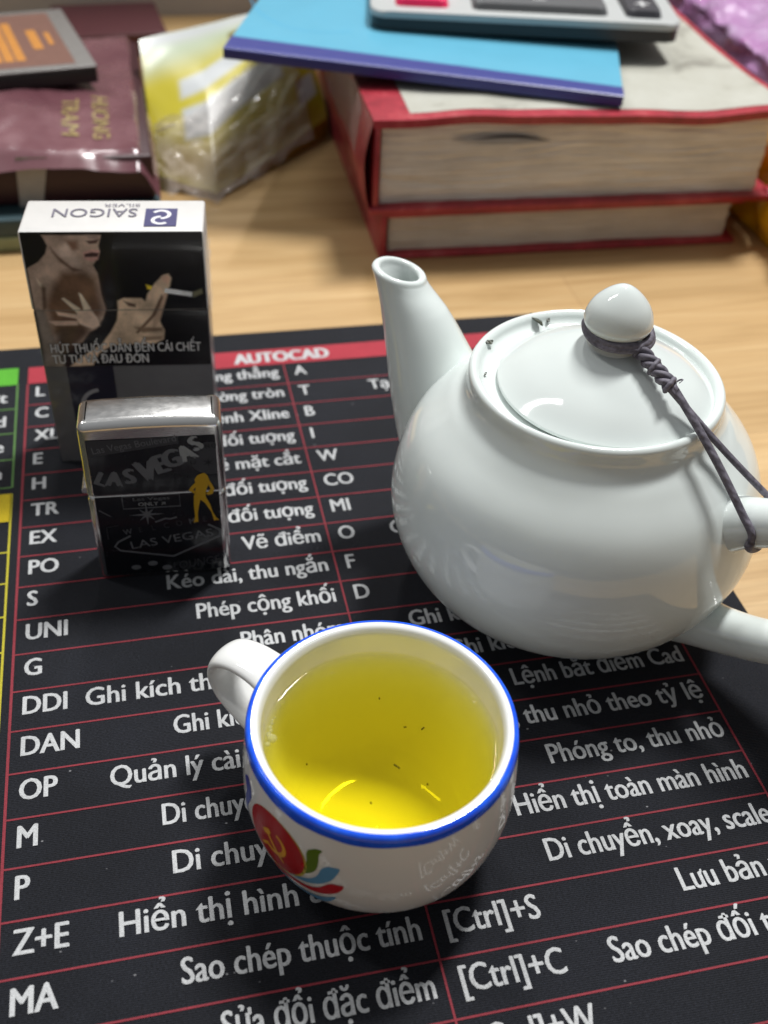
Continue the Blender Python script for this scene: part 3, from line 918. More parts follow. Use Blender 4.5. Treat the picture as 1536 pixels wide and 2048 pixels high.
# ------------------------------------------------------------------ cigarette packet
PKW, PKD, PKH, SEAM = 3.92, 1.52, 6.30, 4.36
PA = math.atan2(-4.07 + 3.62, 4.82 - 0.93)
pack = thing('cigarette_packet', 'closed flip top cigarette packet with a dark warning picture', 'cigarette packet', (0.93, -3.62, 0), PA)
M_card = plain('grey_card', (0.14, 0.14, 0.148, 1), 0.4, 0.12, (2, 2, 2), coat=0.5)
M_white_card = plain('white_card', (0.68, 0.665, 0.645, 1), 0.35, 0.05, (2, 2, 2), coat=0.4)
cx, cy = PKW / 2, PKD / 2
MB().box((cx, cy, SEAM / 2), (PKW, PKD, SEAM - 0.01), 0.05).build('carton', M_card, pack, smooth=40)
MB().box((cx, cy, (SEAM + PKH) / 2), (PKW + 0.03, PKD + 0.03, PKH - SEAM - 0.012), 0.06).build('flip_lid', M_white_card, pack, smooth=40)
def front(off):                     # (x, z) on the front face
    return lambda x, z, q: (x, -0.016 - off - q, z)
pw, ph = 3.86, 3.42
px0, pz0 = 0.035, 2.865
lay = [([tuple(p) for p in pts], srgb(*[min(255, q * 1.62) for q in c]), s_ / 210.0) for pts, c, s_ in PICTURE]
lay.append(([(-0.01, 0.4375), (1.01, 0.4345), (1.01, 0.4405), (-0.01, 0.4435)], srgb(120, 116, 110), 0.012))
NX, NY = 190, 170
pic = MB().grid(NX, NY, lambda u, v: (px0 + u * pw, -0.021, pz0 + v * ph))
cols = raster(NX, NY, pw, ph, lay, srgb(17, 17, 22))
pn = np.random.RandomState(3)
pic.cols = cols * np.concatenate([(pn.uniform(0.94, 1.06, (cols.shape[0], 1)) * np.array([[1 + 0.45 * nz(i / NX * 7, j / NY * 6, 2, 4)] for j in range(NY + 1) for i in range(NX + 1)])).clip(0.3, 1.6).repeat(3, 1), np.ones((cols.shape[0], 1))], 1)
mp = Mat('warning_print', rough=0.25, coat=0.6)
mp.attr()
pic.build('warning_picture', mp.m, pack)
M_pack_text = plain('pale_ink', (0.85, 0.84, 0.84, 1), 0.4)
M_pack_shade = plain('black_ink', (0.008, 0.008, 0.01, 1), 0.4)
t = MB()
for bd, zz, mi_ in ((0.075, 0.008, 1), (0.012, 0.016, 0)):
  t.text('HÚT THUỐC DẪN ĐẾN CÁI CHẾT', 0.25, 3.26, 0.235, z=zz, fn=front(0.0), width=3.44, bold=bd, mi=mi_)
  t.text('TỪ TỪ VÀ ĐAU ĐỚN', 0.25, 2.96, 0.235, z=zz, fn=front(0.0), width=2.2, bold=bd, mi=mi_)
t.build('warning_text', [M_pack_text, M_pack_shade], pack)
M_navy_ink = plain('navy_ink', (0.012, 0.012, 0.028, 1), 0.3, coat=0.5)
b = MB()
b.poly([(0.52, 0.05), (1.60, 0.05), (1.60, 2.85), (0.52, 2.85)], 0.0, front(-0.010), 0)
arc_ = [(1.22 + 0.46 * math.cos(math.radians(a)), 1.72 + 0.46 * math.sin(math.radians(a))) for a in range(95, 275, 12)]
b.line(arc_, 0.10, 0.004, front(-0.010), 1)
arc_ = [(1.02 + 0.34 * math.cos(math.radians(a)), 1.45 + 0.34 * math.sin(math.radians(a))) for a in range(-85, 95, 12)]
b.line(arc_, 0.09, 0.004, front(-0.010), 1)
b.build('navy_stripe', [M_navy_ink, plain('silver_ink', (0.30, 0.30, 0.32, 1), 0.35)], pack)
def topf(x, y, q): return (x, y, PKH + 0.010 + q)
b = MB()
b.poly([(2.64, 0.20), (3.34, 0.20), (3.34, 1.06), (2.64, 1.06)], 0.0, topf, 0)
scx, scy = 2.99, 0.63
def sw(pts): return [(scx + a, scy + c) for a, c in pts]
b.line(sw([(0.18 * math.cos(math.radians(a)), 0.13 + 0.19 * math.sin(math.radians(a))) for a in range(150, -95, -15)]), 0.085, 0.004, topf, 1)
b.line(sw([(0.17 * math.cos(math.radians(a)), -0.15 + 0.17 * math.sin(math.radians(a))) for a in range(90, 330, 15)]), 0.085, 0.005, topf, 1)
b.build('square_logo', [plain('slate_ink', srgb(72, 70, 112), 0.4), plain('white_ink', (0.78, 0.78, 0.8, 1), 0.4)], pack)
t = MB()
t.text('SAIGON', 2.46, 1.06, 0.40, rot=math.pi, width=1.84, fn=topf, z=0.003, bold=0.0)
t.text('SILVER', 2.50, 1.30, 0.14, rot=math.pi, width=0.80, fn=topf, z=0.003, bold=0.0)
t.build('brand_text', plain('grey_ink', srgb(112, 108, 122), 0.5), pack)
mf = Mat('cellophane', (0.85, 0.85, 0.86, 1), 0.08)
mf.b.inputs['Alpha'].default_value = 0.28
g = MB().grid(4, 24, lambda u, v: (PKW + 0.03 + 0.02 * u + 0.05 * abs(nz(v * 5, u, 2)), 0.25 + u * 1.0, 4.0 + v * 1.55))
g.build('cellophane_flap', mf.m, pack)

# ------------------------------------------------------------------ petrol lighter
ZA = math.atan2(-8.26 + 8.05, 4.694 - 1.817)
ZW, ZD, ZS, ZH = 2.885, 1.0, 2.43, 4.27
lt = thing('lighter', 'chrome flip top petrol lighter with black casino artwork on its front', 'lighter', (1.817, -8.05, 0), ZA)
mch = Mat('brushed_chrome', (0.86, 0.85, 0.83, 1), 0.17, metal=1.0)
sc_ = mch.noise((5, 7, 7), 4, 0.7)
mch.link(mch.ramp(sc_, [(0.35, (0.17,) * 3 + (1,)), (0.7, (0.23,) * 3 + (1,))]), mch.b.inputs['Roughness'])
mch.bump(mch.noise((14, 14, 14), 3), 0.003, 0.06)
M_chrome = mch.m
MB().box((ZW / 2, ZD / 2, ZS / 2), (ZW, ZD, ZS - 0.012), 0.15, seg=6).build('case', M_chrome, lt, smooth=35)
b = bmesh.new()
bmesh.ops.create_cube(b, size=1.0)
bmesh.ops.scale(b, vec=(ZW, ZD, ZH - ZS - 0.012), verts=b.verts)
bmesh.ops.bevel(b, geom=[e_ for e_ in b.edges if abs(e_.verts[0].co.z - e_.verts[1].co.z) > 0.1], offset=0.16, segments=6, affect='EDGES', profile=0.5)
bmesh.ops.bevel(b, geom=[e_ for e_ in b.edges if e_.verts[0].co.z > 0.5 and e_.verts[1].co.z > 0.5], offset=0.2, segments=7, affect='EDGES', profile=0.5)
bmesh.ops.subdivide_edges(b, edges=[e_ for e_ in b.edges if abs(e_.verts[0].co.x - e_.verts[1].co.x) > 1.0], cuts=14)
for v in b.verts:
    if v.co.z > 0.6:
        v.co.z += 0.05 * (1 - (v.co.x / (ZW / 2)) ** 2)
bmesh.ops.translate(b, vec=(ZW / 2, ZD / 2, (ZS + ZH) / 2), verts=b.verts)
MB().bm(b).build('flip_lid', M_chrome, lt, smooth=35)
h = MB()
for k in range(5):
    y = 0.22 + 0.14 * k
    h.sweep([(( -0.045, y, ZS), (0.075, 0, 0), (0, 0, 0.075)), ((-0.045, y + 0.12, ZS), (0.075, 0, 0), (0, 0, 0.075))], 14)
fix_normals(h.build('hinge', M_chrome, lt, smooth=40))
zf = lambda s_, z_, q: (s_, -0.004 - q, z_)
M_black_enamel = Mat('black_enamel', (0.007, 0.008, 0.011, 1), 0.16, coat=0.3).rough(0.12, 0.3, (3, 3, 3)).m
MB().poly([(0.15, 0.14), (2.735, 0.14), (2.735, ZS - 0.03), (0.15, ZS - 0.03)], 0.0, zf).poly([(0.15, ZS + 0.02), (2.735, ZS + 0.02), (2.735, 3.90), (0.15, 3.90)], 0.0, zf).build('front_panel', M_black_enamel, lt)
inkg = [plain('ink_dark_grey', (0.045, 0.046, 0.052, 1), 0.3), plain('ink_mid_grey', (0.15, 0.155, 0.165, 1), 0.3), plain('ink_pale_grey', (0.34, 0.35, 0.35, 1), 0.3),
        plain('ink_black', (0.006, 0.006, 0.008, 1), 0.3), plain('ink_gold', srgb(206, 160, 18), 0.35, 0.08)]
a = MB()
z1, z2, z3 = 0.004, 0.007, 0.010
a.poly([(0.17, 3.47), (1.99, 3.72), (1.99, 3.885), (0.17, 3.885)], z1, zf, 0)
a.text('Las Vegas Boulevard', 0.27, 3.55, 0.17, rot=0.14, width=1.7, fn=zf, z=z2, mi=1, bold=0.0)
dc = [(2.60 + 0.42 * math.cos(2 * math.pi * i / 40), 3.30 + 0.42 * math.sin(2 * math.pi * i / 40)) for i in range(40)]
a.poly([(min(x, 2.73), z) for x, z in dc], z1, zf, 0)
for ch, (x, z, r) in zip('CASINO', ((2.30, 3.16, 1.5), (2.30, 3.28, 1.25), (2.36, 3.40, 0.95), (2.45, 3.50, 0.6), (2.54, 3.55, 0.3), (2.65, 3.57, 0.0))):
    a.text(ch, x, z, 0.11, 0.8, rot=r, fn=zf, z=z2, mi=3)
def star(cx_, cz_, R, r, n, wob=(1,)):
    return [(cx_ + (R * wob[(i // 2) % len(wob)] if i % 2 == 0 else r) * math.sin(math.pi * i / n), cz_ + (R * wob[(i // 2) % len(wob)] if i % 2 == 0 else r) * math.cos(math.pi * i / n)) for i in range(2 * n)]
a.poly(star(2.56, 3.19, 0.13, 0.03, 6), z2, zf, 3)
for ch, (x, z), r, cap in zip('LASVEGAS', ((0.36, 2.89), (0.61, 2.88), (0.93, 2.93), (1.29, 3.05), (1.59, 3.21), (1.82, 3.34), (2.12, 3.46), (2.33, 3.70)),
                              (-0.45, -0.12, 0.12, 0.2, 0.3, 0.3, 0.42, 0.5), (0.34, 0.37, 0.38, 0.52, 0.46, 0.44, 0.40, 0.36)):
    a.text(ch, x + 0.5 * cap * math.sin(r), z - 0.5 * cap * math.cos(r), cap, 0.85, 'CENTER', rot=r, fn=zf, z=z2, mi=2 if x > 2.0 else 1, bold=0.10)
a.line([(0.71, 2.385), (0.71, 2.05), (1.90, 2.05), (1.90, 2.385), (0.71, 2.385)], 0.022, z1, zf, 1)
a.text('Las Vegas', 1.31, 2.26, 0.085, fn=zf, z=z2, mi=1, align='CENTER', width=0.76)
a.text('ONLY ↗', 1.31, 2.11, 0.095, fn=zf, z=z2, mi=2, align='CENTER', width=0.56)
a.poly(star(1.18, 1.86, 0.30, 0.07, 8, (1.0, 0.75, 1.25, 0.75)), z1, zf, 1)
a.line([(1.33, 1.63), (1.46, 1.68), (1.55, 1.72), (1.66, 1.70), (1.80, 1.74)], 0.04, z1, zf, 1)
for i, ch in enumerate('WELCOME'):
    q = i / 6
    a.text(ch, 0.74 + 1.66 * q, 1.33 + 0.24 * q, 0.15, 0.8, 'CENTER', rot=0.14, fn=zf, z=z2, mi=0 if i not in (0, 5) else 1, bold=0.0)
a.line([(0.777, 1.277), (0.5, 1.12), (0.41, 0.99), (0.52, 0.86), (1.64, 0.60), (2.69, 1.13), (2.70, 1.30), (2.45, 1.48)], 0.045, z1, zf, 1)
a.text('LAS VEGAS', 0.77, 0.89, 0.22, rot=0.14, width=1.80, fn=zf, z=z2, mi=1, bold=0.0)
a.text('LOUNGE', 1.62, 0.19, 0.22, rot=0.13, width=1.06, fn=zf, z=z2, mi=0, shear=0.2, bold=0.0)
a.line([(0.20, 2.05), (0.42, 1.86)], 0.022, z1, zf, 1)
a.line([(0.30, 1.2), (0.30, 1.55), (0.55, 1.60)], 0.015, z1, zf, 0)
for x, z in ((0.80, 0.33), (1.17, 0.42), (1.47, 0.27)):
    a.poly([(x + 0.105 * math.cos(2 * math.pi * i / 20), z + 0.07 * math.sin(2 * math.pi * i / 20)) for i in range(20)], z1, zf, 1)
# dancer silhouette
a.poly([(2.364, 2.893), (2.46, 2.922), (2.523, 2.847), (2.554, 2.704), (2.591, 2.63), (2.642, 2.483), (2.601, 2.342), (2.503, 2.313), (2.465, 2.352), (2.567, 2.471), (2.521, 2.599), (2.471, 2.46), (2.446, 2.281), (2.529, 2.056), (2.571, 1.83), (2.632, 1.676), (2.697, 1.595), (2.584, 1.585), (2.543, 1.833), (2.421, 2.101), (2.331, 2.199), (2.293, 2.037), (2.251, 1.818), (2.248, 1.575), (2.15, 1.564), (2.19, 1.748), (2.184, 2.045), (2.201, 2.299), (2.238, 2.441), (2.259, 2.547), (2.2, 2.48), (2.262, 2.385), (2.22, 2.37), (2.104, 2.469), (2.166, 2.571), (2.254, 2.672), (2.247, 2.761), (2.308, 2.862)], z3, zf, 4)
a.build('artwork', inkg, lt)

# ------------------------------------------------------------------ books, notebook, calculator
def page_mat(name, c0, c1, fine=16):
    m = Mat(name, c0, 0.8, spec=0.2)
    st_ = m.noise((0.25, 0.25, fine), 3, 0.7, 0.6)
    bl = m.noise((0.5, 0.5, 0.9), 4)
    m.base(m.mix(m.ramp(st_, [(0.3, c0), (0.7, c1)]), m.ramp(bl, [(0.3, (0.84, 0.83, 0.82, 1)), (0.6, (1, 1, 1, 1))]), 1.0, 'MULTIPLY'))
    m.bump(st_, 0.05, 0.7)
    return m.m
M_pages = page_mat('yellowed_pages', (0.58, 0.54, 0.475, 1), (0.88, 0.85, 0.79, 1), 15)
M_pages2 = page_mat('plain_pages', (0.58, 0.52, 0.44, 1), (0.72, 0.66, 0.57, 1), 16)
mrc = Mat('red_book_cloth', (0.27, 0.018, 0.03, 1), 0.4, coat=0.15)
mrc.base(mrc.ramp(mrc.noise((0.8, 0.8, 0.8), 5, 0.7), [(0.28, (0.19, 0.012, 0.020, 1)), (0.55, (0.37, 0.026, 0.042, 1)), (0.80, (0.50, 0.13, 0.13, 1))]))
M_red = mrc.m
mcr = Mat('cream_cover', (0.6, 0.58, 0.48, 1), 0.45)
mcr.base(mcr.ramp(mcr.noise((0.35, 0.35, 1), 5, 0.65, 0.5), [(0.3, (0.20, 0.19, 0.16, 1)), (0.45, (0.40, 0.395, 0.34, 1)), (0.75, (0.47, 0.47, 0.42, 1))]))
mcr.bump(mcr.noise((0.5, 0.5, 1), 3), 0.12, 0.5)
M_cream = mcr.m

def pages(mb, x0, x1, y0, y1, z0, z1, wav, seed):
    """page block whose front edge waves like old paper"""
    nx, nzz = 70, 46
    def f(u, v):
        x = x0 + u * (x1 - x0)
        w = wav * math.sin(math.pi * v) * (0.55 * nz(x * 0.35, v * 1.2, seed, 2) + 0.25 * math.sin(x * 0.9 + seed))
        return (x + 0.12 * nz(v * 9, u * 3, seed + 4) * (u > 0.97), y0 + 0.05 * nz(x * 0.4, v * 14, seed, 3), z0 + v * (z1 - z0) + w)
    mb.grid(nx, nzz, f)
    mb.box(((x0 + x1) / 2, (y0 + y1) / 2 + 0.15, (z0 + z1) / 2), (x1 - x0, y1 - y0 - 0.3, z1 - z0))
    return mb

BA = math.radians(-1.6)
bk2 = thing('hardback_book', 'thinner red hardback book at the bottom of the stack', 'book', (11.25, 6.15, TABLE), BA)
o = MB().box((6.4, 9, 0.11), (12.9, 18.2, 0.2), 0.05).box((6.4, 9, 1.62), (12.9, 18.2, 0.2), 0.05).box((0.06, 9, 0.86), (0.22, 18.2, 1.36), 0.05)
o.build('cover', M_red, bk2, smooth=40)
pages(MB(), 0.3, 12.5, 0.22, 17.8, 0.215, 1.515, 0.0, 3).build('page_block', M_pages2, bk2)
bk = thing('hardback_book', 'thick worn red hardback with a cream front cover, on top of the stack', 'book', (10.85, 5.95, TABLE + 1.735), math.radians(-2.4))
cv = MB()
def board(u, v, zt, dz):
    x, y = -0.05 + u * 14.15, v * 18.5
    return (x, y, zt + 0.10 * nz(x * 0.25, y * 0.2, 2, 2) + 0.06 * math.sin(x * 0.45) + dz)
TZ = 2.83
for dz in (0.0, 0.26):
    cv.grid(40, 30, lambda u, v: board(u, v, TZ, dz))
def edge_strip(mb, fa, n):
    vs = [fa(i / n, 0.0) for i in range(n + 1)] + [fa(i / n, 0.26) for i in range(n + 1)]
    mb.add(vs, [(i, i + 1, n + 2 + i, n + 1 + i) for i in range(n)])
edge_strip(cv, lambda t, d: board(t, 0, TZ, d), 40)
edge_strip(cv, lambda t, d: board(t, 1, TZ, d), 40)
edge_strip(cv, lambda t, d: board(0, t, TZ, d), 30)
edge_strip(cv, lambda t, d: board(1, t, TZ, d), 30)
cv.box((7.0, 9.2, 0.12), (14.2, 18.5, 0.24), 0.07)
def spine(u, v):
    bul = math.sin(math.pi * v)
    return (-0.06 - 0.24 * bul + 0.05 * nz(u * 6, v * 2, 1), u * 18.5, 0.06 + v * (TZ + 0.14))
cv.grid(40, 12, spine)
cv.box((0.12, 9.2, 1.5), (0.2, 18.3, 2.7), 0.05)
cv.box((14.0, 0.30, 0.16), (0.36, 0.5, 0.34), 0.1)
fix_normals(cv.build('cover', M_red, bk, smooth=40))
MB().grid(50, 40, lambda u, v: (lambda p: (p[0], p[1], p[2] + 0.012))(board(0.088 + u * 0.895, 0.028 + v * 0.95, TZ, 0.26))).build('cream_panel', M_cream, bk, smooth=True)
pages(MB(), 0.3, 13.45, 0.34, 18.0, 0.245, TZ - 0.005, 0.35, 8).build('page_block', M_pages, bk)
gp = MB()
def lens(n, x0, x1, zt, zb):
    return [(x0 + (x1 - x0) * i / n, 2.30 + zt * math.sin(math.pi * i / n) - 0.10 * i / n) for i in range(n + 1)] + [(x1 - (x1 - x0) * i / n, 2.30 + zb * math.sin(math.pi * i / n) - 0.10 * (1 - i / n)) for i in range(1, n)]
fgap = lambda x, z, q: (x, 0.262 - q, z)
gp.poly(lens(18, 2.5, 5.9, 0.20, -0.07), 0.0, fgap, 0)
gp.poly(lens(18, 3.2, 5.8, 0.20, 0.08), 0.01, fgap, 1)  # shade inside the opening, painted as a flat dark patch on the page edges
gp.build('painted_page_gap', [plain('blue_grey_page', (0.34, 0.35, 0.37, 1), 0.6), plain('painted_slot_shade', (0.05, 0.052, 0.06, 1), 0.8)], bk)
mtp = Mat('old_clear_tape', (0.55, 0.42, 0.40, 1), 0.18)
mtp.b.inputs['Alpha'].default_value = 0.45
mtp.bump(mtp.noise((1.5, 1.5, 1.5), 4), 0.1, 0.7)
MB().grid(30, 8, lambda u, v: (lambda p: (p[0] - 0.02, p[1], p[2]))(spine(0.09 + 0.5 * u, 0.42 + 0.5 * v + 0.06 * math.sin(u * 9)))).build('spine_tape', mtp.m, bk, smooth=True)

# notebook lying askew on the book, one corner lifted
NO = Vector((6.70, 10.35, 5.12)); NE = Vector((18.95, 6.05, 4.72))
nx_ = (NE - NO); NL = nx_.length; nx_.normalize()
ny_ = Vector((0, 0, 1)).cross(nx_).normalized()
nz_ = nx_.cross(ny_)
ROTN = Matrix((nx_, ny_, nz_)).transposed().to_4x4()
nb = thing('notebook', 'light blue notebook with a navy taped spine under the calculator', 'notebook', (NO.x, NO.y, NO.z))
nb.rotation_euler = ROTN.to_euler()
M_cyan = plain('sky_blue_cover', srgb(98, 172, 200), 0.3, 0.05, (0.5, 0.5, 0.5), coat=0.3)
mnv = Mat('navy_tape', srgb(42, 50, 128), 0.38)
mnv.b.inputs['Sheen Weight'].default_value = 0.2
mnv.bump(mnv.noise((12, 12, 12), 2), 0.02, 0.4)
NDp = 10.4
MB().box((NL / 2, NDp / 2 + 0.3, 0.325), (NL, NDp - 0.6, 0.05), 0.02).box((NL / 2, NDp / 2 + 0.3, 0.03), (NL, NDp - 0.6, 0.05), 0.02).build('cover', M_cyan, nb)
MB().box((NL / 2, NDp / 2 + 0.2, 0.178), (NL - 0.1, NDp - 0.6, 0.24), 0.01).build('page_block', M_pages2, nb)
sp_ = MB()
def tape(u, v):
    x = -0.01 + u * (NL + 0.02)
    w = 1.22 - 0.42 * u
    q = [(w, 0.357), (w * 0.5, 0.362), (0.06, 0.36), (0.0, 0.33), (-0.01, 0.18), (0.0, 0.02), (0.05, -0.005), (0.7, -0.005)]
    t = v * (len(q) - 1); k = min(int(t), len(q) - 2); f = t - k
    return (x, q[k][0] + f * (q[k + 1][0] - q[k][0]) + 0.02 * nz(x * 0.6, v, 5), q[k][1] + f * (q[k + 1][1] - q[k][1]))
sp_.grid(40, 21, tape)
fix_normals(sp_.build('spine_tape', mnv.m, nb, smooth=50))
MB().line([(2.4 + 3.1 * math.cos(math.radians(a)), 8.2 + 5.6 * math.sin(math.radians(a))) for a in range(170, 300, 6)], 0.035, 0.353).build('cover_crease', plain('crease_blue', srgb(66, 168, 214), 0.3), nb)

CA = math.radians(-12.4)
ca = thing('calculator', 'silver and black desk calculator lying on the light blue notebook', 'calculator', (11.95, 12.25, 5.36), CA)
M_silver = plain('silver_plastic', (0.44, 0.455, 0.45, 1), 0.32, 0.04, (0.4, 0.4, 0.4))
M_blackp = plain('black_plastic', (0.012, 0.012, 0.014, 1), 0.4)
CW, CDp = 10.85, 14.5
b = MB(); prism(b, rounded(0.03, 0.03, CW - 0.03, CDp - 0.03, 0.55), 0.0, 0.42)
b.build('base_shell', M_blackp, ca, smooth=40)
bb = bmesh.new()
lo_ = [bb.verts.new((p[0], p[1], 0.40)) for p in rounded(0, 0, CW, CDp, 0.6)]
hi_ = [bb.verts.new((p[0], p[1], 0.62)) for p in rounded(0, 0, CW, CDp, 0.6)]
bb.faces.new(lo_[::-1]); tf = bb.faces.new(hi_)
for i in range(len(lo_)):
    j = (i + 1) % len(lo_)
    bb.faces.new((lo_[i], lo_[j], hi_[j], hi_[i]))
bmesh.ops.bevel(bb, geom=list(tf.edges), offset=0.09, segments=4, affect='EDGES', profile=0.5)
MB().bm(bb).build('top_shell', M_silver, ca, smooth=30)
M_key_red = plain('red_key_plastic', srgb(232, 44, 96), 0.3, 0.04)
M_key_grey = plain('grey_key_plastic', (0.105, 0.108, 0.112, 1), 0.35, 0.06)
M_key_dark = plain('charcoal_key_plastic', (0.05, 0.05, 0.058, 1), 0.35, 0.06)
M_key_ink = plain('key_ink', (0.6, 0.6, 0.6, 1), 0.5)
def key(x0, x1, y0, y1, mat_, legend, cap):
    k = MB()
    bb = bmesh.new()
    lo = [bb.verts.new((p[0], p[1], 0.60)) for p in rounded(x0, y0, x1, y1, 0.28)]
    hi = [bb.verts.new((p[0], p[1], 0.86)) for p in rounded(x0 + 0.1, y0 + 0.1, x1 - 0.1, y1 - 0.1, 0.24)]
    t_ = bb.faces.new(hi)
    for i in range(len(lo)):
        j = (i + 1) % len(lo)
        bb.faces.new((lo[i], lo[j], hi[j], hi[i]))
    bmesh.ops.bevel(bb, geom=list(t_.edges), offset=0.05, segments=3, affect='EDGES', profile=0.5)
    o = k.bm(bb).build('key', mat_, ca, smooth=35)
    if legend:
        MB().text(legend, (x0 + x1) / 2, y0 + 0.85 - cap / 2, cap, 0.9, 'CENTER', z=0.866, bold=0.02).build('key_legend', M_key_ink, o)
    return o
key(0.85, 2.75, 0.62, 2.4, M_key_red, 'AC', 0.5)
key(3.55, 8.35, 0.58, 2.35, M_key_grey, '=', 0.7)
key(8.95, 10.25, 0.55, 4.5, M_key_dark, '+', 0.8)

# ------------------------------------------------------------------ clutter behind, on the left
sl = thing('box_file', 'flat teal and sage box under the maroon packet', 'box', (-9, 8.25, TABLE))
MB().box((6.6, 5.5, 0.26), (13.2, 11, 0.5), 0.06).build('tray', plain('sage_card', srgb(150, 158, 120), 0.5), sl, smooth=40)
MB().box((6.6, 5.52, 0.83), (13.26, 11.06, 0.60), 0.08).build('top_cover', plain('teal_card', srgb(52, 74, 80), 0.45), sl, smooth=40)

def crumple_box(name, mat_, parent, size, nxyz=(26, 26, 10), amp=0.12, seed=0.0, freq=0.5, puff=0.0, top_only=False):
    """a box skin on a fine lattice, creased like film"""
    L, Wd, H = size
    b = bmesh.new()
    bmesh.ops.create_cube(b, size=1.0)
    bmesh.ops.subdivide_edges(b, edges=b.edges[:], cuts=nxyz[0], use_grid_fill=True)
    for v in b.verts:
        x, y, z = v.co
        q = Vector((x * L, y * Wd, z * H))
        k = 1 + puff * (1 - (2 * x) ** 4) * (1 - (2 * y) ** 4)
        q.z *= k if z > 0 else 1
        d = abs(noise.noise(Vector((q.x * freq + seed, q.y * freq, q.z * freq)))) * 1.6 - 0.4 + 0.5 * nz(q.x * freq * 2.4, q.y * freq * 2.4 + seed, q.z * freq * 2.4, 2)
        nrm = Vector((x if abs(x) > 0.49 else 0, y if abs(y) > 0.49 else 0, z if abs(z) > 0.49 else 0))
        if z > -0.49:
            q += nrm.normalized() * d * amp if nrm.length else Vector()
        v.co = q + Vector((L / 2, Wd / 2, H / 2))
    return MB().bm(b).build(name, mat_, parent, smooth=True)

mm = Mat('maroon_film', (0.13, 0.06, 0.07, 1), 0.26, coat=0.3)
mm.base(mm.ramp(mm.noise((0.3, 0.3, 0.3), 4), [(0.3, (0.11, 0.042, 0.052, 1)), (0.7, (0.20, 0.092, 0.105, 1))]))
mm.rough(0.14, 0.34, (0.6, 0.6, 0.6))
mp_ = thing('maroon_packet', 'large maroon film wrapped packet with gold lettering behind the cigarette packet', 'packet', (-9, 9.15, 0.98))
MB().box((6.55, 5.8, 0.75), (13.1, 11.5, 1.5), 0.1).build('carton', plain('dark_maroon_card', (0.04, 0.009, 0.013, 1), 0.45), mp_, smooth=40)
wr = MB()
def wrapf(u, v):
    x = -0.1 + u * 13.35
    y = -0.32 + v * 11.9
    z = 1.62 + 0.42 * math.sin(math.pi * min(v * 1.3, 1)) * math.sin(math.pi * u) + 0.14 * nz(x * 0.3, y * 0.3, 6, 2) + 0.07 * abs(nz(x * 0.8, y * 0.5, 9, 2))
    if v < 0.05:
        z -= 0.35 * (1 - v / 0.05) + 0.10 * math.sin(x * 1.1)
    if u > 0.96:
        z -= 1.1 * (u - 0.96) / 0.04
    return (x, y, z)
wr.grid(90, 80, wrapf)
wr.build('wrapping_film', mm.m, mp_, smooth=True)
gt = MB()
def ongold(x, y, q):
    u, v = (x + 0.1) / 13.35, (y + 0.32) / 11.9
    return (x, y, wrapf(u, v)[2] + 0.03)
gt.text('HUONG', 11.25, 4.6, 0.55, 0.75, rot=-math.pi / 2, fn=ongold, width=3.5, bold=0.02)
gt.text('TRAM', 10.25, 4.4, 0.55, 0.75, rot=-math.pi / 2, fn=ongold, width=3.1, bold=0.02)
gt.build('gold_lettering', plain('gold_foil', (0.32, 0.24, 0.09, 1), 0.4), mp_)
MB().poly([(8.5, -0.02), (9.25, -0.02), (9.62, 1.62), (8.62, 1.66)], 0.0, lambda x, z, q: (x + 0.15, -0.02 - 0.35 * max(z, 0) * 0.0 - q - 0.01, z - 0.0)).build('paper_tab', plain('grey_paper', (0.38, 0.36, 0.34, 1), 0.6), mp_)

dv = thing('gift_case', 'black case with a brown label lying on the maroon packet', 'case', (-5.5, 13.0, 2.98), math.radians(11))
MB().box((4.1, 3.4, 0.30), (8.2, 6.8, 0.56), 0.08).build('case_body', M_blackp, dv, smooth=40)
MB().box((4.1, 3.4, 0.60), (8.22, 6.82, 0.08), 0.03).build('case_lid', plain('grey_film', (0.22, 0.21, 0.20, 1), 0.25), dv, smooth=40)
MB().poly([(0.2, 0.5), (7.55, 0.4), (7.55, 6.4), (0.2, 6.4)], 0.646).build('brown_label', plain('brown_label', srgb(126, 94, 84), 0.3), dv)
ob = MB()
for x in (4.95, 5.35, 5.75):
    ob.poly([(x - 0.13, 1.1), (x + 0.19, 1.1), (x + 0.19, 5.4), (x - 0.13, 5.4)], 0.652)
ob.poly([(6.4, 2.2), (6.75, 2.2), (6.75, 4.4), (6.4, 4.4)], 0.652)
ob.poly([(7.02, 2.6), (7.2, 2.6), (7.2, 4.0), (7.02, 4.0)], 0.652)
ob.build('orange_print', plain('orange_ink', srgb(196, 134, 66), 0.4), dv)

# yellow label pouch in clear film, sloping up against the things behind
yp = thing('yellow_pouch', 'yellow and white labelled pouch in crumpled clear film', 'pouch', (4.2, 12.0, TABLE))
def lerp(a, b, t): return tuple(p + (q - p) * t for p, q in zip(a, b))
BL, BM, BR, TR, TL = (0.0, 0.6, 0.55), (2.1, -0.6, 0.22), (7.1, 4.7, 0.8), (6.6, 9.0, 4.0), (-0.05, 5.4, 3.75)
def pouch(u, v):
    lo = lerp(BL, BM, u / 0.35) if u < 0.35 else lerp(BM, BR, (u - 0.35) / 0.65)
    hi = lerp(TL, TR, u)
    p = lerp(lo, hi, v)
    k = math.sin(math.pi * u) * math.sin(math.pi * v)
    return (p[0], p[1] - 0.2 * k, p[2] + 0.35 * k + 0.06 * nz(u * 2, v * 2, 2))
NXP, NYP = 80, 80
ym = MB().grid(NXP, NYP, pouch)
yl, wl = (0.46, 0.39, 0.012, 1), (0.46, 0.48, 0.49, 1)
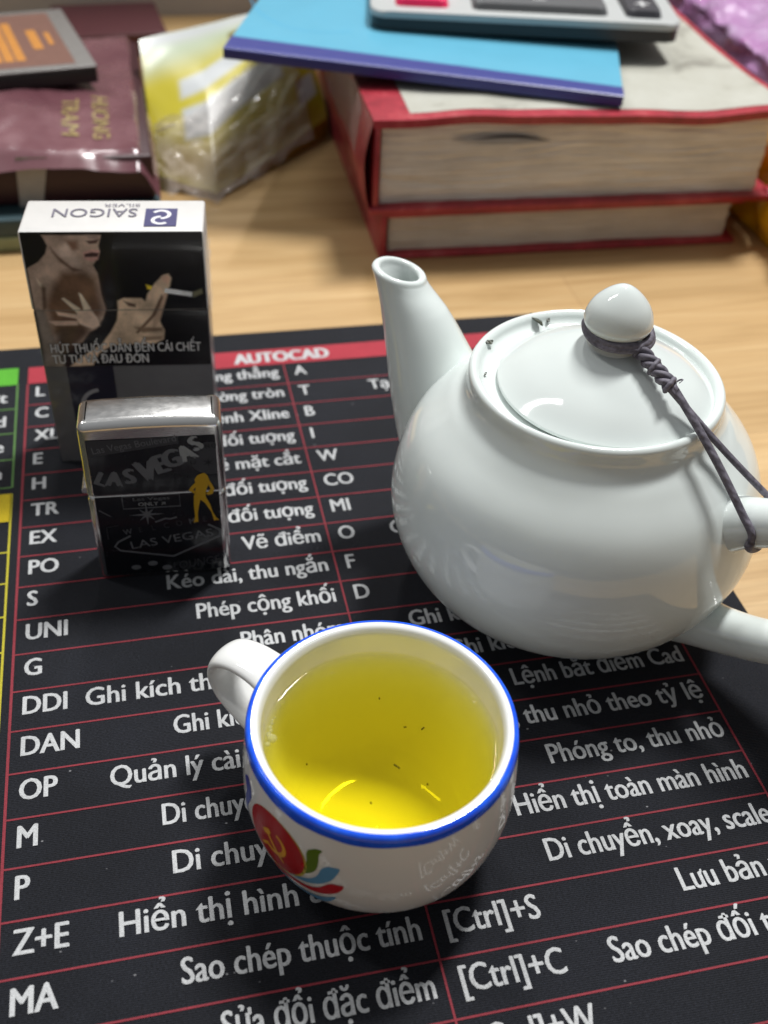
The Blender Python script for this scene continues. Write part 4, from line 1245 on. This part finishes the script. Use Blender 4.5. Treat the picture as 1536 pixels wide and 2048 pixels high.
lay = [([(0.0, 0.0), (1, 0.0), (1, 0.2), (0.0, 0.25)], (0.30, 0.20, 0.02, 1), 0.1),
       ([(0.0, 0.72), (0.0, 1.01), (1.0, 1.01), (1.0, 0.9)], (0.40, 0.46, 0.33, 1), 0.12),
       ([(0.0, 0.90), (0.0, 1.01), (1.0, 1.01), (1.0, 0.96)], wl, 0.05),
       ([(0.20, 0.52), (0.20, 0.64), (0.80, 0.84), (0.80, 0.72)], wl, 0.02),
       ([(0.20, 0.26), (0.20, 0.45), (0.80, 0.64), (0.80, 0.44)], wl, 0.02),
       ([(0.52, 0.84), (0.52, 0.89), (0.95, 0.97), (0.95, 0.92)], (0.16, 0.13, 0.02, 1), 0.015),
       ([(0.86, 0.18), (0.86, 0.36), (0.97, 0.40), (0.97, 0.22)], wl, 0.015)]
ym.cols = raster(NXP, NYP, 1, 1, lay, yl)
myp = Mat('printed_label', rough=0.3)
myp.attr()
ym.build('label_sheet', myp.m, yp, smooth=True)
sk = MB()
for f_ in (lambda t: pouch(t, 0.0), lambda t: pouch(1.0, t), lambda t: pouch(1 - t, 1.0), lambda t: pouch(0.0, 1 - t)):
    top = [f_(i / 40) for i in range(41)]
    sk.add([(x, y, 0.01) for x, y, z in top] + [(x, y, z - 0.005) for x, y, z in top], [(i, i + 1, 42 + i, 41 + i) for i in range(40)])
sk.build('pouch_body', plain('mustard_film', (0.30, 0.19, 0.015, 1), 0.35), yp, smooth=True)
mcl = Mat('clear_film', (0.58, 0.52, 0.48, 1), 0.10)
mcl.b.inputs['Alpha'].default_value = 0.36
cf = MB()
def film(u, v):
    p = pouch(min(max(0.02 + 0.86 * u, 0), 1), 0.0 + v * (0.30 + 0.42 * u * (1 - 0.2 * u)))
    cr2 = 0.30 * abs(nz(u * 2.6 + 1, v * 2.4, 3, 1)) + 0.6 * abs(nz(u * 5 + v * 3, v * 5 - u * 3, 8, 1)) + 0.14 * abs(nz(u * 11, v * 9, 5, 1))
    drop = (1 - v) ** 3
    return (p[0] + 0.25 * drop * (u - 0.4), p[1] - 0.75 * drop * (0.6 + abs(nz(u * 7, 1, 4, 1))), p[2] + 0.10 + cr2 - 0.34 * drop)
cf.grid(44, 36, film)
cf.build('clear_wrap', mcl.m, yp, smooth=18)

# ------------------------------------------------------------------ far right: bags
mo = Mat('orange_plastic', (0.72, 0.32, 0.005, 1), 0.3)
mo.base(mo.ramp(mo.noise((0.3, 0.3, 0.3), 3), [(0.3, (0.55, 0.21, 0.004, 1)), (0.65, (0.80, 0.42, 0.008, 1))]))
og = thing('orange_bag', 'creased orange yellow plastic bag right of the stacked books', 'bag', (25.05, 2.6, TABLE), math.radians(-3))
crumple_box('bag_film', mo.m, og, (6.0, 7.0, 3.1), (22,), 0.55, 3.0, 0.42, 0.15)
mpk = Mat('pink_purple_film', (0.42, 0.16, 0.36, 1), 0.16)
mpk.base(mpk.ramp(mpk.noise((0.28, 0.28, 0.28), 4, 0.6, 0.8), [(0.28, (0.42, 0.04, 0.26, 1)), (0.45, (0.40, 0.20, 0.40, 1)), (0.7, (0.40, 0.29, 0.43, 1))]))
mpk.bump(mpk.noise((0.9, 0.9, 0.9), 4), 0.35, 0.9)
pb = thing('purple_bag', 'shiny crumpled purple plastic bag behind the book stack on the right', 'bag', (26.4, 9.9, TABLE), math.radians(-2))
crumple_box('bag_film', mpk.m, pb, (9.0, 13.0, 4.7), (30,), 0.6, 9.0, 0.45, 0.2)
rbk = thing('dark_red_book', 'dark red book lying flat by the grey wall', 'book', (0.6, 26.6, TABLE), math.radians(4))
MB().box((2.5, 2.4, 0.12), (5, 4.8, 0.2), 0.04).box((2.5, 2.4, 0.95), (5, 4.8, 0.2), 0.04).box((2.5, 0.08, 0.54), (5, 0.16, 0.7), 0.04).build('cover', plain('dark_red_cloth', (0.07, 0.016, 0.02, 1), 0.5), rbk, smooth=40)
MB().box((2.5, 2.45, 0.535), (4.8, 4.5, 0.6), 0.02).build('page_block', M_pages2, rbk)
